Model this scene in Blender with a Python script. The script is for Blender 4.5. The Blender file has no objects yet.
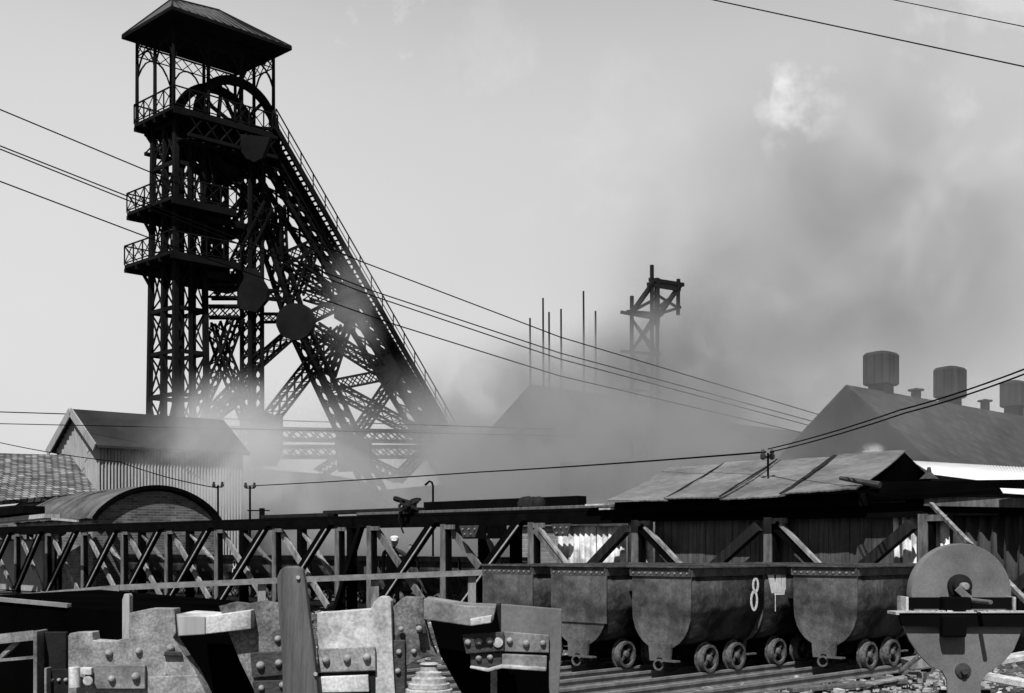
import bpy, bmesh, math, random
from mathutils import Vector, Matrix
R = math.radians
scene = bpy.context.scene
COL = scene.collection
rnd = random.Random(7)

# ------------------------------------------------------------------ camera
F, YH, H = 1250.0, 548.0, 1.5
cam = bpy.data.cameras.new("camera")
cam_o = bpy.data.objects.new("camera", cam); COL.objects.link(cam_o)
cam.sensor_fit = 'HORIZONTAL'; cam.sensor_width = 36.0
cam.lens = 36.0 * F / 1024.0
cam.shift_y = (YH - 346.5) / 1024.0
cam.clip_start = 0.05; cam.clip_end = 6000
cam_o.location = (0, 0, H); cam_o.rotation_euler = (R(90), 0, 0)
scene.camera = cam_o

# ------------------------------------------------------------------ light
SKY_LOW, SKY_HIGH = 1.36, .28
SUN_EL, SUN_AZ = 54.0, 194.0      # azimuth clockwise from +Y: behind the camera, a little to the left
world = bpy.data.worlds.new("World"); scene.world = world
world.use_nodes = True
wn = world.node_tree; wn.nodes.clear()
def N(nt, t, **kw):
    n = nt.nodes.new(t)
    for k, v in kw.items(): setattr(n, k, v)
    return n
def L(nt, a, b): nt.links.new(a, b)
sky = N(wn, 'ShaderNodeTexSky', sky_type='NISHITA', sun_disc=False)
sky.sun_elevation = R(SUN_EL); sky.sun_rotation = R(SUN_AZ)
sky.air_density = 1.0; sky.dust_density = 1.2; sky.ozone_density = 1.0
bw = N(wn, 'ShaderNodeRGBToBW'); L(wn, sky.outputs[0], bw.inputs[0])
tc = N(wn, 'ShaderNodeTexCoord')
def wmath(op, a, b=None, c=None, clamp=False):
    n = N(wn, 'ShaderNodeMath', operation=op, use_clamp=clamp)
    for i, v in enumerate((a, b, c)):
        if v is None: continue
        if isinstance(v, (int, float)): n.inputs[i].default_value = v
        else: L(wn, v, n.inputs[i])
    return n.outputs[0]
cn = N(wn, 'ShaderNodeTexNoise'); cn.inputs['Scale'].default_value = 22.0
cn.inputs['Detail'].default_value = 7; cn.inputs['Roughness'].default_value = .6
L(wn, tc.outputs['Generated'], cn.inputs['Vector'])
cl_sum = None
for (px, py, rad, amp) in ((772, 120, .036, .8), (800, 102, .036, .8), (400, 16, .045, .6), (355, 20, .03, .5), (480, 40, .08, .15), (640, 170, .12, .12), (1010, 10, .10, .5)):
    d = Vector(((px - 512) / F, 1, (YH - py) / F)).normalized()
    vd = N(wn, 'ShaderNodeVectorMath', operation='DISTANCE')
    L(wn, tc.outputs['Generated'], vd.inputs[0]); vd.inputs[1].default_value = d
    a = wmath('DIVIDE', vd.outputs['Value'], rad)
    a = wmath('SUBTRACT', 1.0, a, clamp=True)
    a = wmath('ADD', wmath('MULTIPLY', a, 1.3), wmath('MULTIPLY', wmath('SUBTRACT', cn.outputs[0], .60), 6.5))
    a = wmath('MULTIPLY', wmath('MULTIPLY', a, 1.0, clamp=True), amp)
    # only inside the radius
    m = wmath('MULTIPLY', wmath('SUBTRACT', 1.0, wmath('DIVIDE', vd.outputs['Value'], rad * 1.15), clamp=True), 2.2, clamp=True)
    a = wmath('MULTIPLY', a, m)
    cl_sum = a if cl_sum is None else wmath('ADD', cl_sum, a)
cn2 = N(wn, 'ShaderNodeTexNoise'); cn2.inputs['Scale'].default_value = 2.2; cn2.inputs['Detail'].default_value = 5
L(wn, tc.outputs['Generated'], cn2.inputs['Vector'])
soft = wmath('ADD', .90, wmath('MULTIPLY', cn2.outputs[0], .2))
val = wmath('MULTIPLY', bw.outputs[0], soft)
# sky kept bright ahead, dimmed overhead and behind the camera to cut fill light
sx = N(wn, 'ShaderNodeSeparateXYZ'); L(wn, tc.outputs['Generated'], sx.inputs[0])
def ramp(src, a, b, lo, hi):
    n = N(wn, 'ShaderNodeMapRange', interpolation_type='SMOOTHSTEP')
    n.inputs['From Min'].default_value = a; n.inputs['From Max'].default_value = b
    n.inputs['To Min'].default_value = lo; n.inputs['To Max'].default_value = hi
    L(wn, src, n.inputs['Value']); return n.outputs[0]
sky_gain = ramp(sx.outputs['Z'], .32, .8, SKY_LOW, SKY_HIGH)
sky_gain = wmath('MULTIPLY', sky_gain, ramp(sx.outputs['Y'], -.3, .5, .3, 1.0))
sky_gain = wmath('MULTIPLY', sky_gain, ramp(sx.outputs['Z'], .0, .42, .47, 1.12))
sky_gain = wmath('MULTIPLY', sky_gain, ramp(sx.outputs['X'], -.45, .1, 1.06, .95))
val = wmath('MULTIPLY', val, sky_gain)
val = wmath('ADD', val, wmath('MULTIPLY', cl_sum, 1.3))
bg = N(wn, 'ShaderNodeBackground'); bg.inputs['Strength'].default_value = 0.15
L(wn, val, bg.inputs['Color'])
wo = N(wn, 'ShaderNodeOutputWorld'); L(wn, bg.outputs[0], wo.inputs['Surface'])

sun = bpy.data.lights.new("sun", 'SUN'); sun.energy = 4.6; sun.angle = R(0.53)
sun_o = bpy.data.objects.new("sun", sun); COL.objects.link(sun_o)
sdir = Vector((math.sin(R(SUN_AZ)) * math.cos(R(SUN_EL)), math.cos(R(SUN_AZ)) * math.cos(R(SUN_EL)), math.sin(R(SUN_EL))))
sun_o.rotation_euler = sdir.to_track_quat('Z', 'Y').to_euler()
sun_o.location = sdir * 300

vs = scene.view_settings
vs.view_transform = 'Standard'; vs.look = 'None'; vs.exposure = 0.3; vs.gamma = 1.0
cy = scene.cycles
cy.max_bounces = 6; cy.diffuse_bounces = 3; cy.glossy_bounces = 2; cy.volume_bounces = 1; cy.transparent_max_bounces = 8
cy.volume_step_rate = 3.0; cy.volume_max_steps = 96
cy.use_denoising = True

# ------------------------------------------------------------------ geometry helpers
U = Vector((.7071, .7071, 0)); V = Vector((.7071, -.7071, 0)); Z = Vector((0, 0, 1))
def P(px, py, d): return Vector(((px - 512) / F * d, d, H + (YH - py) / F * d))
def G(px, d, z): return Vector(((px - 512) / F * d, d, z))

class MB:
    def __init__(s): s.v = []; s.f = []
    def add(s, vs_, fs):
        o = len(s.v); s.v += [tuple(x) for x in vs_]; s.f += [tuple(i + o for i in f) for f in fs]
    def frame(s, c, ax, ay, az):
        """box: centre, three half-axis vectors"""
        c = Vector(c)
        vs_ = [c + sx * ax + sy * ay + sz * az for sz in (-1, 1) for sy in (-1, 1) for sx in (-1, 1)]
        s.add(vs_, [(0, 2, 3, 1), (4, 5, 7, 6), (0, 1, 5, 4), (2, 6, 7, 3), (0, 4, 6, 2), (1, 3, 7, 5)])
        return s
    def box(s, c, sx, sy, sz, ux=Vector((1, 0, 0)), uy=Vector((0, 1, 0)), uz=Z):
        return s.frame(c, ux * sx / 2, uy * sy / 2, uz * sz / 2)
    def bar(s, a, b, w, h=None, up=None):
        """bar from a to b, w sideways, h along 'up'"""
        a = Vector(a); b = Vector(b); t = (b - a)
        ln = t.length
        if ln < 1e-6: return s
        t /= ln
        if h is None: h = w
        up = Vector(up) if up is not None else (Z if abs(t.z) < .9 else Vector((0, 1, 0)))
        sd = t.cross(up).normalized(); upn = sd.cross(t).normalized()
        return s.frame((a + b) / 2, t * ln / 2, sd * w / 2, upn * h / 2)
    def tube(s, a, b, r, n=8, r2=None, cap=True):
        a = Vector(a); b = Vector(b); t = (b - a).normalized()
        up = Z if abs(t.z) < .9 else Vector((1, 0, 0))
        e1 = t.cross(up).normalized(); e2 = t.cross(e1)
        if r2 is None: r2 = r
        vs_ = []
        for p, rr in ((a, r), (b, r2)):
            for i in range(n):
                an = 2 * math.pi * i / n
                vs_.append(p + e1 * math.cos(an) * rr + e2 * math.sin(an) * rr)
        fs = [(i, (i + 1) % n, n + (i + 1) % n, n + i) for i in range(n)]
        if cap: fs += [tuple(range(n))[::-1], tuple(range(n, 2 * n))]
        s.add(vs_, fs); return s
    def path(s, pts, r, n=6):
        """connected tube through points"""
        pts = [Vector(p) for p in pts]; vs_ = []
        for k, p in enumerate(pts):
            t = (pts[min(k + 1, len(pts) - 1)] - pts[max(k - 1, 0)]).normalized()
            up = Z if abs(t.z) < .9 else Vector((1, 0, 0))
            e1 = t.cross(up).normalized(); e2 = t.cross(e1)
            for i in range(n):
                an = 2 * math.pi * i / n
                vs_.append(p + e1 * math.cos(an) * r + e2 * math.sin(an) * r)
        fs = []
        for k in range(len(pts) - 1):
            for i in range(n):
                fs.append((k * n + i, k * n + (i + 1) % n, (k + 1) * n + (i + 1) % n, (k + 1) * n + i))
        fs += [tuple(range(n))[::-1], tuple(range((len(pts) - 1) * n, len(pts) * n))]
        s.add(vs_, fs); return s
    def prism(s, pts, off):
        """polygon pts extruded by vector off"""
        pts = [Vector(p) for p in pts]; n = len(pts); off = Vector(off)
        vs_ = pts + [p + off for p in pts]
        fs = [tuple(range(n)), tuple(range(n, 2 * n))[::-1]] + [(i, i + n, (i + 1) % n + n, (i + 1) % n) for i in range(n)]
        s.add(vs_, fs); return s
    def ring(s, c, axis, r_out, r_in, th, n=32, e0=None):
        axis = Vector(axis).normalized()
        up = Z if abs(axis.z) < .9 else Vector((1, 0, 0))
        e1 = axis.cross(up).normalized(); e2 = axis.cross(e1)
        vs_ = []
        for i in range(n):
            an = 2 * math.pi * i / n; dr = e1 * math.cos(an) + e2 * math.sin(an)
            for (rr, sg) in ((r_out, -1), (r_out, 1), (r_in, 1), (r_in, -1)):
                vs_.append(Vector(c) + dr * rr + axis * sg * th / 2)
        fs = []
        for i in range(n):
            j = (i + 1) % n
            for k in range(4):
                l = (k + 1) % 4
                fs.append((i * 4 + k, j * 4 + k, j * 4 + l, i * 4 + l))
        s.add(vs_, fs); return s
    def lathe(s, c, axis, prof, n=24):
        """prof: list of (r, h) along axis"""
        axis = Vector(axis).normalized()
        up = Z if abs(axis.z) < .9 else Vector((1, 0, 0))
        e1 = axis.cross(up).normalized(); e2 = axis.cross(e1); vs_ = []
        for (r, h) in prof:
            for i in range(n):
                an = 2 * math.pi * i / n
                vs_.append(Vector(c) + axis * h + (e1 * math.cos(an) + e2 * math.sin(an)) * max(r, 1e-4))
        fs = []
        for k in range(len(prof) - 1):
            for i in range(n):
                j = (i + 1) % n
                fs.append((k * n + i, k * n + j, (k + 1) * n + j, (k + 1) * n + i))
        fs += [tuple(range(n))[::-1], tuple(range((len(prof) - 1) * n, len(prof) * n))]
        s.add(vs_, fs); return s
    def build(s, name, mat, parent=None, smooth=False, bevel=0, solid=0, origin=None):
        me = bpy.data.meshes.new(name)
        o3 = Vector(origin) if origin is not None else Vector((0, 0, 0))
        me.from_pydata([tuple(Vector(v) - o3) for v in s.v], [], s.f)
        bm = bmesh.new(); bm.from_mesh(me); bmesh.ops.recalc_face_normals(bm, faces=bm.faces); bm.to_mesh(me); bm.free()
        if smooth:
            for p in me.polygons: p.use_smooth = True
            me.set_sharp_from_angle(angle=R(38))
        me.materials.append(mat)
        o = bpy.data.objects.new(name, me); COL.objects.link(o)
        if parent is not None: o.parent = parent
        if origin is not None: o.location = o3
        if solid:
            m = o.modifiers.new("thick", 'SOLIDIFY'); m.thickness = solid; m.offset = 0
        if bevel:
            m = o.modifiers.new("edge", 'BEVEL'); m.width = bevel; m.segments = 2; m.limit_method = 'ANGLE'
        return o
def tag(o, label=None, cat=None, group=None, kind=None):
    if label: o['label'] = label
    if cat: o['category'] = cat
    if group: o['group'] = group
    if kind: o['kind'] = kind
    return o
def thing(name, label, cat, group=None, loc=(0, 0, 0), rz=0):
    o = bpy.data.objects.new(name, None); COL.objects.link(o)
    o.empty_display_size = .2
    o.location = loc; o.rotation_euler = (0, 0, rz)
    return tag(o, label, cat, group)
def copy_tree(o, parent=None):
    c = o.copy(); COL.objects.link(c)
    if parent is not None: c.parent = parent
    for ch in list(o.children): copy_tree(ch, c)
    return c

# ------------------------------------------------------------------ materials (greys only: a black and white photograph)
def mat(name, lo, hi, scale=3.0, rough=.8, bump=.2, detail=8, metal=0.0, stretch=(1, 1, 1), fine=0.0, contrast=1.0, spec=.35, streak=0.0, spots=0.0, spot_scale=30, wave=None, dent=0):
    m = bpy.data.materials.new(name); m.use_nodes = True; nt = m.node_tree
    b = nt.nodes['Principled BSDF']; b.inputs['Roughness'].default_value = rough; b.inputs['Metallic'].default_value = metal
    b.inputs['Specular IOR Level'].default_value = spec
    t = N(nt, 'ShaderNodeTexCoord'); mp = N(nt, 'ShaderNodeMapping'); mp.inputs['Scale'].default_value = stretch
    L(nt, t.outputs['Object'], mp.inputs['Vector'])
    n1 = N(nt, 'ShaderNodeTexNoise'); n1.inputs['Scale'].default_value = scale; n1.inputs['Detail'].default_value = detail
    n1.inputs['Roughness'].default_value = .65
    L(nt, mp.outputs[0], n1.inputs['Vector'])
    r = N(nt, 'ShaderNodeValToRGB')
    w = .22 / contrast
    r.color_ramp.elements[0].position = .5 - w; r.color_ramp.elements[1].position = .5 + w
    r.color_ramp.elements[0].color = (lo, lo, lo, 1); r.color_ramp.elements[1].color = (hi, hi, hi, 1)
    L(nt, n1.outputs[0], r.inputs[0])
    out = r.outputs[0]
    if streak:
        mp2 = N(nt, 'ShaderNodeMapping'); mp2.inputs['Scale'].default_value = (9, 9, .7)
        L(nt, t.outputs['Object'], mp2.inputs['Vector'])
        n3 = N(nt, 'ShaderNodeTexNoise'); n3.inputs['Scale'].default_value = 2.0; n3.inputs['Detail'].default_value = 5
        L(nt, mp2.outputs[0], n3.inputs['Vector'])
        mr = N(nt, 'ShaderNodeMapRange'); mr.inputs['From Min'].default_value = .35; mr.inputs['From Max'].default_value = .65
        mr.inputs['To Min'].default_value = 1 - streak; mr.inputs['To Max'].default_value = 1 + streak
        L(nt, n3.outputs[0], mr.inputs['Value'])
        mx = N(nt, 'ShaderNodeVectorMath', operation='SCALE'); L(nt, out, mx.inputs[0]); L(nt, mr.outputs[0], mx.inputs['Scale'])
        out = mx.outputs[0]
    if spots:     # small worn and dirty flecks
        n4 = N(nt, 'ShaderNodeTexNoise'); n4.inputs['Scale'].default_value = spot_scale; n4.inputs['Detail'].default_value = 3
        L(nt, t.outputs['Object'], n4.inputs['Vector'])
        mr4 = N(nt, 'ShaderNodeMapRange'); mr4.inputs['From Min'].default_value = .38; mr4.inputs['From Max'].default_value = .62
        mr4.inputs['To Min'].default_value = 1 - spots; mr4.inputs['To Max'].default_value = 1 + spots
        L(nt, n4.outputs[0], mr4.inputs['Value'])
        mx4 = N(nt, 'ShaderNodeVectorMath', operation='SCALE'); L(nt, out, mx4.inputs[0]); L(nt, mr4.outputs[0], mx4.inputs['Scale'])
        out = mx4.outputs[0]
    L(nt, out, b.inputs['Base Color'])
    if wave:      # rolled corrugations
        wv_ = N(nt, 'ShaderNodeVectorMath', operation='DOT_PRODUCT'); L(nt, t.outputs['Object'], wv_.inputs[0]); wv_.inputs[1].default_value = wave[0]
        sn = N(nt, 'ShaderNodeMath', operation='SINE'); ml = N(nt, 'ShaderNodeMath', operation='MULTIPLY'); ml.inputs[1].default_value = wave[1]
        L(nt, wv_.outputs['Value'], ml.inputs[0]); L(nt, ml.outputs[0], sn.inputs[0])
        bw_ = N(nt, 'ShaderNodeBump'); bw_.inputs['Strength'].default_value = wave[2]; bw_.inputs['Distance'].default_value = .02
        L(nt, sn.outputs[0], bw_.inputs['Height'])
    if dent:
        n5 = N(nt, 'ShaderNodeTexNoise'); n5.inputs['Scale'].default_value = 2.6; n5.inputs['Detail'].default_value = 2
        L(nt, t.outputs['Object'], n5.inputs['Vector'])
        bw_ = N(nt, 'ShaderNodeBump'); bw_.inputs['Strength'].default_value = dent; bw_.inputs['Distance'].default_value = .12
        L(nt, n5.outputs[0], bw_.inputs['Height'])
    if bump:
        n2 = N(nt, 'ShaderNodeTexNoise'); n2.inputs['Scale'].default_value = scale * 6; n2.inputs['Detail'].default_value = 6
        L(nt, mp.outputs[0], n2.inputs['Vector'])
        bp = N(nt, 'ShaderNodeBump'); bp.inputs['Strength'].default_value = bump; bp.inputs['Distance'].default_value = .02
        L(nt, n2.outputs[0], bp.inputs['Height']); L(nt, bp.outputs[0], b.inputs['Normal'])
        if wave or dent: L(nt, bw_.outputs[0], bp.inputs['Normal'])
    return m
M = {}
M['ground'] = mat('cinder_ground', .02, .13, .7, .95, 1.0, 14, contrast=1.4, spec=.05, spots=.5, spot_scale=14)
M['void'] = mat('shade_black', .0008, .0025, 2, .95, .1, spec=.0)  # near-black that puts shade into the colour of faces the sun reaches
M['black'] = mat('black_painted_steel', .0015, .005, 2, .9, .1, spec=.03)
M['head'] = mat('headframe_steel', .005, .015, .5, .9, .05, spec=.03)
M['head2'] = mat('headframe_worn_steel', .012, .024, .5, .9, .05, spec=.05)
M['dark'] = mat('dark_iron', .006, .022, 4, .75, .3, spec=.1)
M['iron'] = mat('weathered_iron', .05, .11, 2.2, .65, .25, 12, spec=.15, contrast=1.2)
M['tub'] = mat('tub_plate', .012, .075, 2.0, .6, .5, 14, spec=.15, contrast=2.0, streak=.12, dent=.6, spots=.16, spot_scale=26)
M['tub_end'] = mat('tub_end_plate', .04, .16, 1.7, .6, .3, 14, spec=.18, contrast=1.6, streak=.08, dent=.5, spots=.14, spot_scale=40)
M['rim'] = mat('tub_rim', .02, .12, 8, .55, .3, spec=.2)
M['wheel'] = mat('cast_wheel', .035, .14, 9, .55, .3, spec=.2, spots=.3)
M['rail'] = mat('worn_rail', .1, .28, 6, .4, .2)
M['wood'] = mat('grey_wood', .05, .14, 2.5, .85, .6, stretch=(6, 6, .5), contrast=1.2)
M['wood_dark'] = mat('tarred_wood', .008, .03, 2.5, .9, .5, stretch=(6, 6, .5), spec=.05)
M['wood_light'] = mat('pale_wood', .22, .5, 2.5, .85, .5, stretch=(5, 5, .6))
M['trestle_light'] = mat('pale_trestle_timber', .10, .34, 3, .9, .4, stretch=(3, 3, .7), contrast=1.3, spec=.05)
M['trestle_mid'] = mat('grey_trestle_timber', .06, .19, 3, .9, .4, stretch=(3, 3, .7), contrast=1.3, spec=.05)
M['trestle_dark'] = mat('dark_shaded_timber', .0012, .0045, 3, .9, .4, spec=.03)  # dark timber; on the braces its near-black stands for shaded faces
M['cast'] = mat('rough_concrete', .11, .36, 7, .9, .22, 15, contrast=1.6, spec=.1, spots=.2, spot_scale=90)
M['cast_dark'] = mat('rough_dark_casting', .035, .20, 8, .9, .25, 15, contrast=1.8, spec=.1, spots=.25, spot_scale=90)
M['plate'] = mat('riveted_plate', .09, .27, 6, .7, .15, 14, contrast=1.6, spec=.15, spots=.14, spot_scale=80)
M['plate_dark'] = mat('dark_riveted_plate', .025, .07, 10, .7, .4, 12, spec=.12)
M['pale'] = mat('pale_limewashed', .22, .62, 5, .9, .15, 15, contrast=1.6, spec=.08, spots=.12, spot_scale=80)
M['bolt'] = mat('bolt_head', .12, .38, 25, .6, .3, spec=.3)
M['tin'] = mat('tin_roof', .09, .20, .9, .65, .25, 14, contrast=1.4, spec=.15, spots=.14, spot_scale=7, wave=(tuple(V), 62, .35))
M['tin_white'] = mat('bright_tin', .6, .85, 1.2, .5, .2)
M['tin_pale'] = mat('pale_corrugated_iron', .2, .7, 2.2, .7, .3, 12, contrast=1.8, streak=.2, spec=.1)
M['tin_dark'] = mat('dark_corrugated_iron', .015, .06, 1.6, .7, .3, streak=.3, spec=.1)
M['boards'] = mat('board_wall', .045, .11, 1.4, .9, .4, streak=.3, spec=.05)
M['felt'] = mat('roof_felt', .04, .15, 1.1, .9, .5, 12, contrast=1.5, spec=.05)
M['shed_wall'] = mat('pale_shed_wall', .22, .36, .4, .8, .1, streak=.2)
M['slate'] = mat('slate_roof', .02, .045, .5, .85, .2, spec=.05)
M['slate_far'] = mat('far_slate', .012, .025, .2, .95, .05, spec=.03)
M['stone'] = mat('grindstone', .10, .19, 3.5, .9, .1, 15, contrast=1.1, spec=.1, spots=.08, spot_scale=90)
M['guard'] = mat('grey_guard_plate', .09, .18, 3, .7, .1, 15, contrast=1.1, spec=.15, spots=.08, spot_scale=80)
M['paint'] = mat('white_paint_marks', .5, .85, 20, .8, .1)
M['cloth'] = mat('dark_work_clothes', .015, .035, 6, .95, .3)
M['skin'] = mat('skin', .25, .33, 10, .6, .05)
M['cap'] = mat('pale_cap', .55, .7, 10, .9, .1)
M['wire'] = mat('wire_metal', .002, .005, 5, .9, 0, spec=.02)
M['rust_pipe'] = mat('pipe', .1, .25, 8, .7, .3)
M['porcelain'] = mat('insulator_glaze', .02, .05, 5, .3, 0)

def pattern_mat(name, kind, direction, lo, hi, mortar, sx, sz, bump=.5, up=Z):
    """brick or tile courses laid along a direction"""
    m = bpy.data.materials.new(name); m.use_nodes = True; nt = m.node_tree
    b = nt.nodes['Principled BSDF']; b.inputs['Roughness'].default_value = .9; b.inputs['Specular IOR Level'].default_value = .2
    t = N(nt, 'ShaderNodeTexCoord')
    d1 = N(nt, 'ShaderNodeVectorMath', operation='DOT_PRODUCT'); d1.inputs[1].default_value = direction; L(nt, t.outputs['Object'], d1.inputs[0])
    d2 = N(nt, 'ShaderNodeVectorMath', operation='DOT_PRODUCT'); d2.inputs[1].default_value = up; L(nt, t.outputs['Object'], d2.inputs[0])
    c = N(nt, 'ShaderNodeCombineXYZ'); L(nt, d1.outputs['Value'], c.inputs[0]); L(nt, d2.outputs['Value'], c.inputs[1])
    br = N(nt, 'ShaderNodeTexBrick'); L(nt, c.outputs[0], br.inputs['Vector'])
    br.inputs['Scale'].default_value = 1.0; br.inputs['Brick Width'].default_value = sx; br.inputs['Row Height'].default_value = sz
    br.inputs['Mortar Size'].default_value = min(sx, sz) * .11; br.inputs['Mortar Smooth'].default_value = .3
    br.inputs['Color1'].default_value = (lo, lo, lo, 1); br.inputs['Color2'].default_value = (hi, hi, hi, 1); br.inputs['Mortar'].default_value = (mortar, mortar, mortar, 1)
    n1 = N(nt, 'ShaderNodeTexNoise'); n1.inputs['Scale'].default_value = 1.3; n1.inputs['Detail'].default_value = 8; L(nt, t.outputs['Object'], n1.inputs['Vector'])
    mr = N(nt, 'ShaderNodeMapRange'); mr.inputs['From Min'].default_value = .3; mr.inputs['From Max'].default_value = .7; mr.inputs['To Min'].default_value = .6; mr.inputs['To Max'].default_value = 1.4
    L(nt, n1.outputs[0], mr.inputs['Value'])
    mx = N(nt, 'ShaderNodeVectorMath', operation='SCALE'); L(nt, br.outputs['Color'], mx.inputs[0]); L(nt, mr.outputs[0], mx.inputs['Scale'])
    L(nt, mx.outputs[0], b.inputs['Base Color'])
    bp = N(nt, 'ShaderNodeBump'); bp.inputs['Strength'].default_value = bump; bp.inputs['Distance'].default_value = .03; bp.invert = True
    L(nt, br.outputs['Fac'], bp.inputs['Height']); L(nt, bp.outputs[0], b.inputs['Normal'])
    return m
M['brick_u'] = pattern_mat('brick_wall', 'brick', U, .06, .14, .18, .26, .085)
M['brick_v'] = pattern_mat('brick_wall_side', 'brick', V, .14, .25, .3, .28, .1)
M['slates'] = pattern_mat('boiler_house_slates', 'brick', U, .018, .045, .008, .9, .5, .5, up=(0, .5, .87))
M['tiles'] = pattern_mat('pan_tiles', 'brick', U, .07, .24, .02, .20, .19, 1.0, up=(0, .55, .83))

# ------------------------------------------------------------------ ground
def ground_z(x, y): return 0.0
g = MB()
nx = 60
xs = [-3000, -800, -200, -60] + [-30 + i * 1.0 for i in range(61)] + [60, 200, 800, 3000]
ys = [-50, -5] + [0 + i * 1.0 for i in range(60)] + [80, 120, 250, 700, 3500]
for y in ys:
    for x in xs:
        z = 0
        if -30 <= x <= 30 and 2 < y < 60: z = rnd.uniform(-.05, .03)
        g.v.append((x, y, z - .03))
for j in range(len(ys) - 1):
    for i in range(len(xs) - 1):
        a = j * len(xs) + i; g.f.append((a, a + 1, a + len(xs) + 1, a + len(xs)))
tag(g.build('ground', M['ground'], smooth=True), kind='structure')
# cinders, coal lumps and chips strewn over the yard
gr = MB(); 
for i in range(2600):
    d = rnd.uniform(10, 30); px = rnd.uniform(-20, 1050)
    p = G(px, d, -.02); s = rnd.uniform(.012, .05) * (1 if rnd.random() < .93 else 1.6)
    ax = Vector((rnd.uniform(-1, 1), rnd.uniform(-1, 1), rnd.uniform(-.3, .3))).normalized()
    ay = ax.cross(Z).normalized()
    gr.frame(p + Z * s * .3, ax * s, ay * s * rnd.uniform(.4, .9), (ax.cross(ay)) * s * .5)
tag(gr.build('gravel', mat('cinders', .04, .5, 2.5, .9, .3, contrast=1.5)), 'loose cinders and pale chips strewn between the tracks of the yard', 'gravel', kind='stuff')

# ------------------------------------------------------------------ tub tracks
C0 = Vector((2.21, 14.1, 0))             # contact point of the first near wheel of the tub marked 8
HW = .28                                  # half gauge
def track(base, s0, s1, label):
    t = thing('rail_track', label, 'rail track', 'narrow rail tracks under the tubs')
    for sd in (0, -1):
        a = base + U * s0 + V * (sd * 2 * HW); b = base + U * s1 + V * (sd * 2 * HW)
        m = MB(); m.bar(a + Z * .05, b + Z * .05, .022, .06); m.bar(a + Z * .09, b + Z * .09, .05, .025); m.bar(a + Z * .015, b + Z * .015, .08, .015)
        m.build('rail', M['rail'], t)
    k = s0
    while k < s1:
        m = MB(); c = base + U * k - V * HW + Z * -.03
        m.box(c, 1.1, .16, .09, V, U).build('sleeper', M['wood'], t, bevel=.008); k += .75
    return t
for args in ((C0, -4.5, 9, 'near pair of worn rails under the tub painted with an 8'),
             (C0 + V * 1.06, -3.5, 9, 'rails under the rightmost tub beside the grindstone'),
             (C0 - V * 1.03, -5, 9, 'rails under the tub just left of the painted 8 tub'),
             (C0 - V * 2.06, -5, 9, 'rails under the farthest left of the near tubs')): track(*args)

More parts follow.
